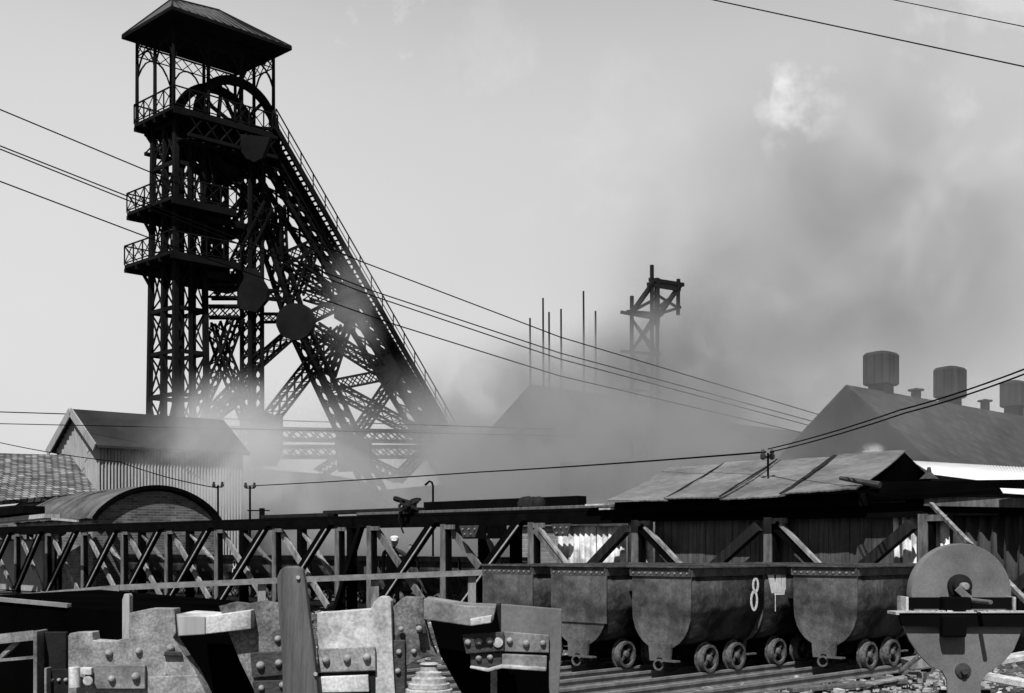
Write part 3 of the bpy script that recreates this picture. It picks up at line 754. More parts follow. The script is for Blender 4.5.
# ------------------------------------------------------------------ headframe
hf = thing('pit_headframe', 'tall black lattice pit headframe with two winding wheels under a canopy roof', 'headframe')
def lattice(m, A, B, w, bay=None, ang=.16, solid_sides=False, dirx=None, lac=.09):
    """boxed lattice member"""
    A = Vector(A); B = Vector(B); t = (B - A); ln = t.length; t.normalize()
    e1 = Vector(dirx) if dirx is not None else V
    e1 = (e1 - t * e1.dot(t)).normalized(); e2 = t.cross(e1).normalized()
    h = w / 2; cs = [(-h, -h), (h, -h), (h, h), (-h, h)]
    for (a, b) in cs: m.bar(A + e1 * a + e2 * b, B + e1 * a + e2 * b, ang, ang, up=e1)
    bay = bay or w
    n = max(1, round(ln / bay))
    for f in range(4):
        (a0_, b0_), (a1_, b1_) = cs[f], cs[(f + 1) % 4]
        if solid_sides and f % 2 == 0:
            m.prism([A + e1 * a0_ + e2 * b0_, A + e1 * a1_ + e2 * b1_, B + e1 * a1_ + e2 * b1_, B + e1 * a0_ + e2 * b0_], (e1 * (a0_ + a1_) + e2 * (b0_ + b1_)).normalized() * .03)
            continue
        for i in range(n):
            s0, s1 = ln * i / n, ln * (i + 1) / n
            p = lambda s, q: A + t * s + e1 * (a0_ if q == 0 else a1_) + e2 * (b0_ if q == 0 else b1_)
            m.bar(p(s0, 0), p(s1, 1), lac, lac * .5, up=e1); m.bar(p(s0, 1), p(s1, 0), lac, lac * .5, up=e1)
    return m
HD = 80.0
TN0 = G(175, HD, 0); ex = U * 2.5; ey = -V * 3.6
zdeck = 29.3
# guide tower
cor = [TN0, TN0 + ex, TN0 + ex + ey, TN0 + ey]
tcen = TN0 + ex * .5 + ey * .5
def cpt(c, z):
    "tower corners lean in a little towards the head"
    k_ = .22 * z / zdeck
    return Vector((c.x + (tcen.x - c.x) * k_, c.y + (tcen.y - c.y) * k_, z))
for k, c in enumerate(cor): MB().bar(c, cpt(c, zdeck), .32, .32, up=U).build('corner_post', M['head'], hf)
for c in (TN0 + ex * .5, TN0 + ey * .5, TN0 + ex + ey * .5, TN0 + ex * .5 + ey):
    m = MB(); m.bar(c, cpt(c, zdeck), .26, .2, up=U); m.build('guide_post', M['head'], hf)
for c in (TN0 + ex * .5 + ey * .4,):
    m = MB(); m.bar(c, c + Z * zdeck, .35, .35, up=U); m.build('cage_guide', M['head'], hf)
lev = [0.6, 4.2, 7.8, 11.4, 14.2, 17.0, 20.1, 23.6, 26.4, 29.0]
m = MB()
for a, b in zip(cor, cor[1:] + cor[:1]):
    mid = (a + b) / 2
    for i, z in enumerate(lev):
        m.bar(cpt(a, z), cpt(b, z), .16, .26)
        if i < len(lev) - 1:
            z2 = lev[i + 1]
            for (p, q) in (((a, mid), (mid, b)) if (a is cor[0] or b is cor[0]) else ((a, b),)):
                m.bar(cpt(p, z), cpt(q, z2), .09, .09); m.bar(cpt(p, z2), cpt(q, z), .09, .09)
m.build('tower_bracing', M['head'], hf)
for i in (3, 4):   # horizontal diaphragms
    pass
def railing(m, pts, h=1.25, step=1.15):
    for a, b in zip(pts[:-1], pts[1:]):
        ln = (b - a).length; n = max(1, round(ln / step))
        m.bar(a + Z * h, b + Z * h, .08, .08); m.bar(a + Z * .12, b + Z * .12, .06, .06)
        for i in range(n + 1):
            p = a.lerp(b, i / n); m.bar(p, p + Z * h, .07, .07, up=U)
            if i < n:
                q = a.lerp(b, (i + 1) / n); m.bar(p + Z * .12, q + Z * h, .045, .045); m.bar(p + Z * h, q + Z * .12, .045, .045)
def platform(px, d, z, l, r, name):
    n = G(px, d, z); a = [n, n + U * r, n + U * r - V * l, n - V * l]
    pl = MB(); pl.prism(a, Z * .22)
    for i in range(5): pl.bar(a[0].lerp(a[3], i / 4) - Z * .14, a[1].lerp(a[2], i / 4) - Z * .14, .14, .26)
    p = pl.build(name, M['head'], hf)
    m = MB(); railing(m, [q + Z * .22 for q in (a[1], a[0], a[3], a[2])]); m.build('railing', M['head'], p)
    # raking brackets to the tower
    for (q, pst) in ((a[0], cpt(TN0, z - 1.4)), (a[3], cpt(TN0 + ey, z - 1.4))):
        pq = Vector((pst.x, pst.y, z - .1)); pq = pq + (Vector((q.x, q.y, z - .1)) - pq) * .4
        m = MB(); m.bar(pst, pq, .16, .18)
        m.build('bracket', M['head'], p)
    return a
platform(172, 78.7, 23.5, 5.8, 4.7, 'balcony')
platform(171, 78.7, 20.05, 6.0, 5.1, 'balcony')
dk = platform(174, 79.0, 29.3, 5.1, 7.8, 'head_deck')
# canopy: thin columns with curved brackets, hipped roof
rn = G(172, 77.5, 35.1); rl, rr_ = 6.35, 8.9
ra = [rn, rn + U * rr_, rn + U * rr_ - V * rl, rn - V * rl]
mid = (ra[0] + ra[2]) / 2
rg0 = mid - U * 2.6 + Z * 2.0; rg1 = mid + U * .9 + Z * 2.3
m = MB(); m.add([*ra, rg0, rg1], [(0, 1, 5, 4), (2, 3, 4, 5), (1, 2, 5), (3, 0, 4), (0, 3, 2, 1)])
m.build('canopy_roof', M['iron'], hf)
m = MB()
for a, b in zip(ra, ra[1:] + ra[:1]): m.bar(a - Z * .1, b - Z * .1, .1, .22)
m.prism([p - Z * .12 for p in ra], Z * .06)
m.build('canopy_soffit', M['head'], hf)
m = MB(); m.bar(rg0 + Z * .03, rg1 + Z * .03, .12, .1)
for i in range(1, 14):     # standing seams on the roof slopes
    for (a, b, c, dd) in ((ra[0], ra[1], rg0, rg1), (ra[3], ra[2], rg0, rg1)):
        e = a.lerp(b, i / 14); q = c.lerp(dd, min(1, max(0, (i / 14 - .2) / .5)))
        m.bar(e + Z * .04, q + Z * .04, .05, .05)
m.bar(ra[0] + Z * .03, rg0 + Z * .03, .1, .08); m.bar(ra[1] + Z * .03, rg1 + Z * .03, .1, .08); m.bar(ra[3] + Z * .03, rg0 + Z * .03, .1, .08)
m.build('roof_seams', M['head2'], hf)
MB().bar(rg0 - Z * .1, rg0 + Z * 1.0, .06).build('roof_spike', M['head'], hf)
inset = .45
dkc = [dk[0] + U * inset * .2 - V * .2, dk[1] - U * .2 - V * .2, dk[2] - U * .2 + V * .2, dk[3] + U * .1 + V * .2]
colpts = []
for (a, b, n) in ((dkc[0], dkc[1], 3), (dkc[1], dkc[2], 2), (dkc[2], dkc[3], 3), (dkc[3], dkc[0], 2)):
    for i in range(n): colpts.append((a.lerp(b, i / n), (b - a).normalized(), (b - a).length / n))
for (p, dr, ln) in colpts:
    MB().tube(p, Vector((p.x, p.y, 34.9)), .13, 8, .11).build('canopy_column', M['head'], hf)
m = MB()
for (p, dr, ln) in colpts:   # arched fretted frieze between columns
    top = Vector((p.x, p.y, 34.7)); 
    m.bar(top, top + dr * ln, .08, .1); m.bar(top - Z * .75, top - Z * .75 + dr * ln, .06, .06)
    nb = max(2, round(ln / .75))
    for i in range(nb):
        a = top + dr * (ln * i / nb); b = top + dr * (ln * (i + 1) / nb)
        m.bar(a, b - Z * .75, .05, .05); m.bar(a - Z * .75, b, .05, .05)
    pr = None
    for i in range(9):
        t_ = i / 8; q = top + dr * (ln * t_) - Z * (.75 + 1.5 * abs(2 * t_ - 1) ** 2.4)
        if pr is not None: m.bar(pr, q, .09, .09)
        pr = q
m.build('arched_frieze', M['head'], hf)
# sheave wheels
for (t_, s_, lab) in ((1.3, 5.5, 1), (3.6, 5.3, 2)):
    c = dk[0] + U * s_ - V * t_; c.z = 29.7
    m = MB(); m.ring(c, V, 3.25, 2.8, .34, 48); m.ring(c, V, 3.4, 3.2, .1, 48)
    w = m.build('sheave_wheel', M['head'], hf)
    m = MB()
    e1 = U; 
    for i in range(10):
        an = i * math.pi / 5 + .2; dr = e1 * math.cos(an) + Z * math.sin(an)
        m.bar(c + dr * .3, c + dr * 2.9, .2, .2, up=V)
    m.build('spokes', M['head'], w)
    m = MB(); m.tube(c - V * .7, c + V * .7, .4, 14); m.build('axle', M['head'], w)
    m = MB()
    for sg in (-1, 1):
        q = c + V * sg * .75
        m.prism([q - U * 3.0 - Z * 1.4, q + U * 3.0 - Z * 1.4, q + U * 2.2 - Z * .5, q + U * .6 - Z * .1, q - U * .6 - Z * .1, q - U * 2.2 - Z * .5], V * .08)
    m.build('bearing_frame', M['head'], w)
    # winding cables
    m = MB(); m.path([c - U * 3.2, Vector((c.x - U.x * 3.2, c.y - U.y * 3.2, 2))], .06, 5); m.build('winding_cable', M['head'], w)

# main vertical leg and its twin
vn = G(252, 83.8, 0)
m = MB(); lattice(m, vn, vn + Z * 29, .95, .95, .22, dirx=V, lac=.11); m.build('upright_leg', M['head'], hf)
vfp = vn - V * 4.2
m = MB(); lattice(m, vfp + Z * 19.4, vfp + Z * 29, .9, 1.1, .18, dirx=V, lac=.12); m.build('upright_leg', M['head'], hf)
for (sx_, ty_) in ((3.9, 1.4),):
    c = TN0 + U * sx_ - V * ty_
    m = MB(); lattice(m, c + Z * 19.4, c + Z * 29.2, .9, 1.1, .18, dirx=V, lac=.1); m.build('head_column', M['head'], hf)
for (z_, h_) in ((19.4, .5), (23.0, .4)):
    m = MB()
    for o in (0, 1.7, 3.4): m.bar(TN0 + ex * .9 - V * o + Z * z_, TN0 + U * 6.0 - V * o + Z * z_, .3, h_)
    m.bar(TN0 + U * 6.0 + Z * z_, TN0 + U * 6.0 - V * 3.6 + Z * z_, .3, h_)
    m.build('head_platform_girder', M['head'], hf)
# head girders between
for q in (.3, 2.4, 4.5):
    m = MB(); lattice(m, dk[0] + U * .8 - V * q - Z * .9, dk[1] - U * .3 - V * q - Z * .9, 1.3, 1.2, .22, dirx=Z, lac=.14); m.build('head_girder', M['head'], hf)
def gus(pts, d, th=.25, mt='head'): return MB().prism([P(x, y, d) for (x, y) in pts], (th * .7, th * .7, 0)).build('gusset_plate', M[mt], hf)
gus([(240, 134), (270, 137), (262, 158), (254, 162), (246, 158), (240, 150)], 82.0)
gus([(237, 269), (254, 268), (267, 290), (266, 300), (256, 312), (237, 308)], 82.6)
gus([(294.5 + 18.8 * math.cos(R(a)), 321.5 + 18.8 * math.sin(R(a))) for a in range(0, 360, 24)], 83.6)
gus([(246, 411), (262, 411), (280, 418), (280, 450), (274, 466), (248, 466)], 82.9)
gus([(334, 438), (352, 434), (369, 440), (371, 470), (338, 472)], 88.0)
gus([(334, 296), (348, 288), (358, 312), (350, 328), (334, 318)], 88.4)
gus([(376, 362), (388, 354), (400, 374), (392, 388), (378, 382)], 91.4)
def ext(a, b, z=0.0):
    """extend the line a->b down to height z"""
    t_ = (b - a); return a + t_ * ((z - a.z) / t_.z)
# raking legs
l1a = P(246, 165, 84.6); l1b = P(296, 322, 86.0); l1c = P(358, 455, 90.0)
m = MB(); lattice(m, l1a, l1b, .95, 1.1, .26, dirx=V, lac=.11); m.build('raking_leg', M['head'], hf)
m = MB(); lattice(m, l1b, ext(l1b, l1c), .95, 1.1, .26, dirx=V, lac=.11); m.build('raking_leg', M['head'], hf)
l2a = P(252, 140, 84.5); l2b = P(436, 448, 96.0)
m = MB(); lattice(m, l2a, ext(l2a, l2b), 1.25, 1.5, .3, dirx=V, lac=.12); m.build('raking_leg', M['head'], hf)
o2 = P(262, 139, 85.0); m = MB(); lattice(m, o2, ext(o2, P(447, 446, 96.4)), .8, .8, .2, dirx=V, lac=.12); m.build('raking_leg', M['head'], hf)
# stairway on the back of the raking leg
sa = P(276, 128, 84.0); sb = ext(sa, P(459, 446, 95.5), 1.0)
st = MB(); 
for o in (0, .8): st.bar(sa - V * o, sb - V * o, .12, .28)
n = 96
for i in range(n):
    p = sa.lerp(sb, i / n); st.bar(p, p - V * .8, .26, .05)
sto = st.build('stair', M['head'], hf)
m = MB(); tdir = (sb - sa)
for o in (0, .8):
    m.bar(sa - V * o + Z * 1.3, sb - V * o + Z * 1.3, .07, .07); m.bar(sa - V * o + Z * .7, sb - V * o + Z * .7, .045, .045)
    for i in range(24):
        p = sa.lerp(sb, i / 23) - V * o; m.bar(p, p + Z * 1.3, .06, .06, up=U)
m.build('handrail', M['head'], sto)
# web members
web = [((213, 323, 83), (223, 355, 83.2), .8), ((237, 316, 83), (223, 355, 83.2), .8), ((223, 355, 83.2), (198, 408, 83), .85), ((223, 355, 83.2), (252, 428, 84), .85),
       ((236, 398, 84), (204, 424, 84), .7), ((254, 366, 83.8), (287, 337, 85.4), .7), ((252, 372, 83.8), (206, 420, 84.4), .8),
       ((338, 331, 88.2), (272, 416, 84.8), .9), ((264, 294, 83.5), (280, 296, 84.6), .6), ((262, 318, 83.5), (280, 318, 84.6), .6),
       ((262, 205, 84.4), (282, 262, 85.4), .5), ((280, 205, 85), (283, 260, 85.4), .5), ((283, 259, 85.4), (312, 246, 87), .8), ((283, 260, 85.4), (332, 293, 88), .8), ((311, 252, 87), (297, 294, 86), .7),
       ((307, 294, 86), (336, 303, 88), .8), ((309, 318, 86), (340, 303, 88.2), .8), ((314, 328, 86), (380, 370, 91), .8), ((346, 326, 88.6), (330, 376, 88.2), .6),
       ((334, 385, 88.4), (389, 374, 91.2), .8), ((336, 389, 88.4), (418, 433, 94), .85), ((391, 383, 91.4), (357, 434, 89.6), .75),
       ((366, 462, 89), (400, 478, 92), .8), ((424, 452, 94), (398, 478, 92), .7), ((336, 462, 88.6), (318, 474, 88), .7),
       ((238, 262, 83), (212, 292, 83), .7), ((210, 292, 82.8), (238, 292, 82.8), .9), ((208, 312, 82.8), (240, 312, 82.8), .8),
       ((238, 262, 83), (266, 205, 84), .8), ((210, 200, 83.4), (248, 240, 84), .6), ((212, 240, 83.4), (246, 200, 84), .6), ((214, 160, 83.4), (248, 196, 84), .6), ((270, 232, 85), (262, 200, 84.6), .6)]
m = None
for (a, b, w) in web:
    m = MB(); lattice(m, P(*a), P(*b), w * .9, w * 1.05, .14, dirx=V, lac=.075); m.build('lattice_brace', M['head'], hf)
# double horizontal lattice girder low down
for (ya, yb, wd) in ((433, 437, .75), (452, 452, .75)):
    m = MB(); lattice(m, P(196, ya, 85), P(436, yb, 93.5), wd, .9, .22, dirx=Z, lac=.14); m.build('tie_girder', M['head'], hf)
m = MB()
for o in (0, .55):
    m.bar(P(203, 128, 82) - V * o, P(226, 244, 82.4) - V * o, .08, .12)
for i in range(40):
    p = P(203, 128, 82).lerp(P(226, 244, 82.4), i / 40); m.bar(p, p - V * .55, .05, .05)
m.build('ladder', M['head2'], hf)

# ------------------------------------------------------------------ far buildings
def gable_house(name, label, peak, lbase, rbase, run, depth_z0=0, mw='slate_far', mr='slate_far', cat='building'):
    """gable seen side on; ridge runs along 'run' from the peak"""
    t = thing(name, label, cat)
    g0 = lambda p: Vector((p.x, p.y, 0))
    MB().prism([g0(lbase), g0(rbase), rbase, peak, lbase], run.normalized() * .4).build('gable_wall', M[mw], t)
    MB().prism([rbase, peak, peak + run, rbase + run], Z * .15).build('roof', M[mr], t)
    MB().prism([lbase, peak, peak + run, lbase + run], Z * .15).build('roof', M[mr], t)
    MB().prism([g0(rbase), rbase, rbase + run, g0(rbase) + run], -run.cross(Z).normalized() * .3).build('side_wall', M[mw], t)
    return t
pk = P(846, 387, 78); lb = P(768, 470, 82); rb = P(945, 475, 72)
run = U * 38
bh = gable_house('boiler_house', 'large dark gabled boiler house with roof ventilators at the right', pk, lb, rb, run, mw='slate_far', mr='slates')
def vent(px, py0, py1, w, d, lab):
    c = P(px, py0, d); top = P(px, py1, d).z; hw = w / F * d / 2
    v = thing('roof_ventilator', lab, 'ventilator', 'box ventilators on the boiler house ridge', c)
    h = top - c.z
    m = MB(); s = hw * 1.0
    body = []
    ux, uy = U, -V
    pts = []
    def ringp(z, s_, ch=.18):
        out = []
        for (a, b) in ((-1, -1 + ch), (-1 + ch, -1), (1 - ch, -1), (1, -1 + ch), (1, 1 - ch), (1 - ch, 1), (-1 + ch, 1), (-1, 1 - ch)):
            out.append(ux * a * s_ + uy * b * s_ + Z * z)
        return out
    rings = [ringp(h * .08, s * .62), ringp(h * .12, s * .72), ringp(h * .9, s * .72), ringp(h * .97, s * .62), ringp(h * 1.03, s * .12)]
    for r_ in rings: pts += r_
    fs = [(k * 8 + i, k * 8 + (i + 1) % 8, (k + 1) * 8 + (i + 1) % 8, (k + 1) * 8 + i) for k in range(4) for i in range(8)] + [tuple(range(8))[::-1], tuple(range(32, 40))]
    m.add(pts, fs); m.build('hood', M['slate'], v)
    m = MB()
    for a in (-.45, 0, .45):
        for (c1, c2) in ((ux, uy), (uy, ux)):
            m.box(c1 * a * s + c2 * -s * .73 + Z * h * .5, .09, .05, h * .78, c1, c2)
    m.build('rib', M['slate_far'], v)
    MB().box(Z * -.6, s * .95, s * .95, 1.6, ux, uy).build('neck', M['slate_far'], v)
vent(881, 389, 352, 38, 82, 'leftmost and largest of the box ventilators on the boiler house ridge')
vent(950, 401, 367, 35, 90, 'middle box ventilator on the boiler house ridge between two chimney pots')
vent(1014, 410, 381, 30, 99, 'box ventilator on the boiler house ridge at the right frame edge')
for (px, y0, y1, d, lab) in ((916, 402, 388, 86, 'small round chimney pot between the first two roof ventilators'), (985, 412, 399, 95, 'small round chimney pot between the second and third roof ventilators')):
    c = P(px, y0, d); h = P(px, y1, d).z - c.z
    m = MB(); m.lathe(c - Z * 1.2, Z, [(.34, 0), (.34, h * .75 + 1.2), (.55, h * .8 + 1.2), (.55, h * .9 + 1.2), (.3, h * .92 + 1.2), (.1, h + 1.2)], 12)
    tag(m.build('chimney_pot', M['slate_far'], smooth=True), lab, 'chimney', 'chimney pots on the boiler house ridge')
gable_house('workshop', 'hazy gabled workshop with a steep roof half lost in smoke at the centre', P(530, 386, 105), P(476, 446, 106), P(600, 462, 104), U * 20)
gable_house('workshop', 'hazy second gabled workshop in the smoke left of the boiler house', P(690, 420, 105), P(610, 462, 106), P(757, 470, 104), U * 20)
# low hazy hall behind the headframe feet
t = thing('engine_house', 'long low engine house half hidden by steam behind the headframe feet', 'building')
MB().prism([G(182, 104, 0), G(352, 108, 0), P(352, 492, 108), P(325, 474, 108), P(182, 463, 104)], (2, 10, 0)).build('wall', M['slate_far'], t)
for i in range(5):
    a = P(205 + i * 24, 492, 103.9); MB().box(a, 1.1, .3, 1.6).build('window', M['black'], t)
t = thing('coal_washery', 'low flat building in the smoke beyond the middle of the trestle', 'building')
MB().prism([G(380, 118, 0), G(600, 118, 0), P(600, 478, 118), P(560, 474, 118), P(380, 490, 118)], (2, 10, 0)).build('wall', M['slate_far'], t)
t = thing('screening_shed', 'dark low shed with a sloping roof beyond the tin roof', 'building')
MB().prism([G(560, 90, 0), G(780, 90, 0), P(780, 458, 90), P(700, 452, 90), P(560, 462, 90)], (2, 10, 0)).build('wall', M['slate_far'], t)

# thin chimney stacks / masts
for (px, y0, y1, lab) in ((530, 390, 318, 'leftmost thin mast rising from the hazy workshop peak'), (543, 400, 298, 'second thin mast from the left, just beside a shorter one'),
                          (549, 400, 312, 'shorter thin mast close to the right of the second'), (561, 400, 309, 'fourth thin mast from the left in the haze'),
                          (583.5, 410, 291, 'tallest thin mast above the smoke'), (595.5, 400, 311, 'sixth thin mast right of the tallest'), (611, 410, 368, 'shortest thin mast low in the smoke')):
    c = P(px + 1.5, y0 + 60, 100); tp = P(px, y1, 100)
    m = MB(); m.tube(Vector((c.x, c.y, 0)), tp, .13, 6, .08)
    tag(m.build('mast', M['slate_far'], smooth=True), lab, 'mast', 'thin masts in the haze')
# small timber tower
tw = thing('timber_tower', 'small unfinished timber scaffold tower rising out of the smoke', 'tower')
dT = 88
q = [G(631, dT, 0), G(652.5, dT - 1.6, 0), G(678, dT + .4, 0), G(657, dT + 2.0, 0)]
tops = [296, 265, 279, 284]
def zy(c, y): return H + (YH - y) / F * c.y
for k, (c, y) in enumerate(zip(q, tops)):
    px = 512 + F * c.x / c.y
    MB().bar(c + Z * (zy(c, 315) if k == 2 else 0), P(px + rnd.uniform(-1, 1), y, c.y), .2, .2, up=U).build('post', M['slate_far'], tw)
MB().bar(q[1] + U * .5 + Z * zy(q[1], 325), q[1] + U * .5 + Z * zy(q[1], 277), .26, .3, up=U).build('post', M['slate_far'], tw)
def tb(a, ya, b, yb, w=.16, ea=0, eb=0, nm='cross_beam'):
    p_ = a + Z * zy(a, ya); q_ = b + Z * zy(b, yb); d_ = (q_ - p_).normalized()
    MB().bar(p_ - d_ * ea, q_ + d_ * eb, w, w * 1.2).build(nm, M['slate_far'], tw)
tb(q[1], 280, q[2], 284, .22, .3, .6); tb(q[1], 285, q[2], 289, .22, .5, .2); tb(q[0], 314, q[1], 318, .2, 1.0, .5); tb(q[0], 312, q[3], 314, .2, .4, .6)
tb(q[1], 316, q[2], 308, .16, .2, .3); tb(q[3], 284, q[2], 286, .18, .3, .3); tb(q[1], 282, q[3], 284, .18, .3, .3)
for args in ((q[0], 314, q[1], 284, .24), (q[2], 288, q[3], 318, .24), (q[1], 312, q[2], 292, .16), (q[1], 292, q[2], 308, .13), (q[0], 312, q[3], 298, .16)): tb(*args, nm='brace')
for lv in (318, 352, 390, 430):
    for (a, b) in ((q[0], q[1]), (q[0], q[3])):
        if lv > 318: tb(a, lv, b, lv + 2, .16, 1.0, .4)
        tb(a, lv, b, lv + 34, .12, nm='brace'); tb(a, lv + 34, b, lv, .12, nm='brace')
# ------------------------------------------------------------------ wires, poles, insulators
def wire(pts, r, lab, sag=0.0, grp='overhead wires crossing the yard'):
    P3 = [P(*p) for p in pts]; out = []
    for a, b in zip(P3[:-1], P3[1:]):
        n = 14
        for i in range(n): 
            t_ = i / n; out.append(a.lerp(b, t_) - Z * sag * 4 * t_ * (1 - t_))
    out.append(P3[-1]); m = MB(); m.path(out, r, 4)
    return tag(m.build('overhead_wire', M['wire'], smooth=True), lab, 'wire', grp)
wire([(-30, 97, 60), (150, 172, 64), (360, 261, 69), (560, 337, 74), (810, 412, 84), (900, 438, 98)], .034, 'topmost wire of the four slanting past the headframe')
wire([(-30, 134, 60), (127, 196, 64), (370, 290, 69), (560, 353, 74), (830, 426, 86), (900, 444, 98)], .034, 'second wire from the top slanting past the headframe')
wire([(-30, 137, 60), (127, 200, 64), (370, 295, 69), (560, 359, 74), (830, 431, 86), (900, 448, 98)], .034, 'third wire from the top, close under the second')
wire([(-30, 170, 60), (147, 237, 64), (390, 323, 69), (560, 376, 74), (820, 437, 86), (900, 455, 98)], .034, 'lowest wire of the four slanting past the headframe')
wire([(700, -3, 40), (1040, 70, 34)], .019, 'long wire crossing the top right corner')
wire([(880, -3, 40), (1060, 34, 35)], .014, 'short faint wire above it in the top right corner')
wire([(248, 486, 46), (480, 472, 33), (766, 452, 21.6)], .016, 'wire running from the thin poles to the insulator on the tin roof', .02)
wire([(768, 449, 21.6), (900, 410, 16.5), (1045, 361, 12.8)], .010, 'upper of two wires rising right from the roof insulator', .03)
wire([(770, 452, 21.6), (905, 413, 16.5), (1045, 366, 12.8)], .010, 'lower of two wires rising right from the roof insulator', .03)
wire([(-30, 411, 72), (200, 418, 72), (520, 428, 90), (900, 440, 104)], .03, 'level wire crossing low over the left sheds, the highest of them')
wire([(-30, 423, 58), (200, 428, 62), (520, 435, 88), (900, 446, 102)], .02, 'level wire crossing low over the left sheds, the lower of them')
wire([(218, 488, 44), (120, 462, 50), (-20, 438, 55)], .018, 'thin wire sloping left from the pole beside the vaulted shed', .1)
# insulator bracket on the tin roof
ins = thing('insulator_bracket', 'small double insulator bracket on the ridge of the tin roof', 'insulator')
c = P(768, 462, 21.6); k = 21.6 / F
MB().tube(c - Z * .25, c + Z * 9 * k, .02, 6).build('pin', M['wire'], ins)
MB().bar(c + Vector((-6 * k, 0, 5 * k)), c + Vector((6 * k, 0, 5 * k)), .03).build('crossarm', M['wire'], ins)
for sx_ in (-5, 4): MB().lathe(c + Vector((sx_ * k, 0, 5 * k)), Z, [(.02, -.05), (.05, -.02), (.05, .04), (.03, .06), (.045, .09), (.02, .13)], 10).build('insulator', M['porcelain'], ins, smooth=True)
for (px, yt, d, lab) in ((218, 485, 44, 'thin insulator pole left of its twin beside the vaulted roof'), (250, 486, 43, 'thin insulator pole standing right of its twin')):
    po = thing('insulator_pole', lab, 'pole', 'thin insulator poles', G(px, d, 0)); tz = P(px, yt, d).z
    MB().tube((0, 0, 0), (0, 0, tz), .045, 8, .035).build('shaft', M['wire'], po)
    MB().bar((-.16, 0, tz - .07), (.16, 0, tz - .07), .04).build('crossarm', M['wire'], po)
    for sx_ in (-.15, .15): MB().lathe((sx_, 0, tz - .06), Z, [(.03, 0), (.065, .02), (.065, .08), (.035, .1), (.055, .14), (.02, .18)], 8).build('insulator', M['porcelain'], po, smooth=True)
po = thing('insulator_post', 'stubby insulator post low beside the right thin pole', 'pole', None, TP(262, .8, 0))
MB().bar((0, 0, ZT), (0, 0, ZT + .36), .12).build('shaft', M['wire'], po); MB().bar((-.38, 0, ZT + .3), (.2, 0, ZT + .3), .03).build('crossarm', M['wire'], po)
m = MB(); b = G(433, 34, 0); tz = P(433, 486, 34).z
m.path([b, Vector((b.x, b.y, tz)), Vector((b.x - .03, b.y, tz + .1)), Vector((b.x - .1, b.y, tz + .13)), Vector((b.x - .17, b.y, tz + .06)), Vector((b.x - .22, b.y, tz + .02))], .032, 6)
tag(m.build('hooked_pole', M['wire'], smooth=True), 'thin pole with a hooked top rising behind the trestle', 'pole')

# ------------------------------------------------------------------ dark wagon at the lower left
wg = thing('coal_wagon', 'black wagon body in shade at the lower left behind the bolted plates', 'wagon')
A = P(-40, 597, 9.5); B = P(168, 616, 8.6)
MB().prism([Vector((A.x, A.y, .1)), Vector((B.x, B.y, .1)), B, A], (.5, 1.7, 0)).build('body', M['void'], wg)  # black colour stands for shade; the sun reaches this face
m = MB(); m.bar(A + Z * .01, B.lerp(A, .45) + Z * .01, .04, .03); m.build('rim', M['rail'], wg)
m = MB(); m.bar(P(-20, 641, 6.4), P(36, 635, 6.3), .04, .05); m.bar(P(-6, 664, 6.4), P(18, 641, 6.35), .02, .02); m.bar(P(-20, 662, 6.4), P(36, 657, 6.3), .015, .015)
m.bar(G(-10, 6.4, 0), P(-10, 640, 6.4), .05)
tag(m.build('iron_frame', M['plate']), 'thin pale iron bars crossing the dark wagon at the left edge', 'frame')

# ------------------------------------------------------------------ bolted plates in the foreground
DF = 5.0
def bolts(par, pts, d, r=.014):
    for (x, y) in pts:
        c = P(x, y, d)
        m = MB(); r0 = r * .74 * rnd.uniform(.9, 1.1); m.lathe(c, (0, -1, 0), [(r0 * 1.25, 0), (r0 * 1.2, r0 * .5), (r0, r0 * 1.1), (r0 * .6, r0 * 1.5), (r0 * .1, r0 * 1.6)], 12)
        m.build('bolt', M['bolt'], par, smooth=True)
def slab(name, pts, d, th, mt, par, rough=0.0, bevel=.0035, n=5):
    out = []
    for i, p in enumerate(pts):
        q = pts[(i + 1) % len(pts)]; ln = math.hypot(q[0] - p[0], q[1] - p[1])
        rough = rough * .6; k = max(1, int(ln / 6)) if rough else 1
        for j in range(k):
            t_ = j / k; jit = rough if j else rough * .4
            out.append((p[0] + (q[0] - p[0]) * t_ + rnd.uniform(-jit, jit), p[1] + (q[1] - p[1]) * t_ + rnd.uniform(-jit, jit)))
    m = MB(); m.prism([P(x, y, d) for (x, y) in out], (0, th, 0))
    return m.build(name, M[mt], par, bevel=bevel)
YB = 900   # out of the frame, about ground level at this distance
g1 = thing('bolted_chassis', 'rough bolted chassis end with a stepped top at the lower left', 'chassis', 'bolted chassis ends in the foreground')
slab('casting', [(68, 636), (70, 633), (92, 632), (93, 640.5), (112, 641.5), (122, 639), (129, 638), (129, 613), (150, 608.5), (174.5, 608.5), (176, 633), (173, 638), (182, 652), (195, 671), (206, 694), (300, YB), (68, YB)], DF, .09, 'cast', g1, .45)
slab('cover_plate', [(94, 665), (145, 665), (145, 689), (94, 689)], DF - .022, .02, 'plate', g1)
slab('flange', [(149, 677), (196, 675), (206, 694), (230, 740), (149, 740)], DF - .03, .03, 'cast', g1, .2)
slab('strap', [(165, 651), (180, 652), (182, 656), (163, 656)], DF - .02, .02, 'plate_dark', g1)
bolts(g1, [(109, 653), (139, 651), (171, 648)], DF, .017)
bolts(g1, [(112, 679), (136, 676.6)], DF - .022, .018); bolts(g1, [(165, 675)], DF, .012)
m = MB(); m.tube(P(74, 667, DF - .05), P(75, 688, DF - .05), .022, 10); m.box(P(87, 671, DF - .03), .045, .03, .03); m.tube(P(88, 681, DF - .0), P(88, 681, DF - .06), .02, 10)
m.build('lug', M['pale'], g1, bevel=.004)
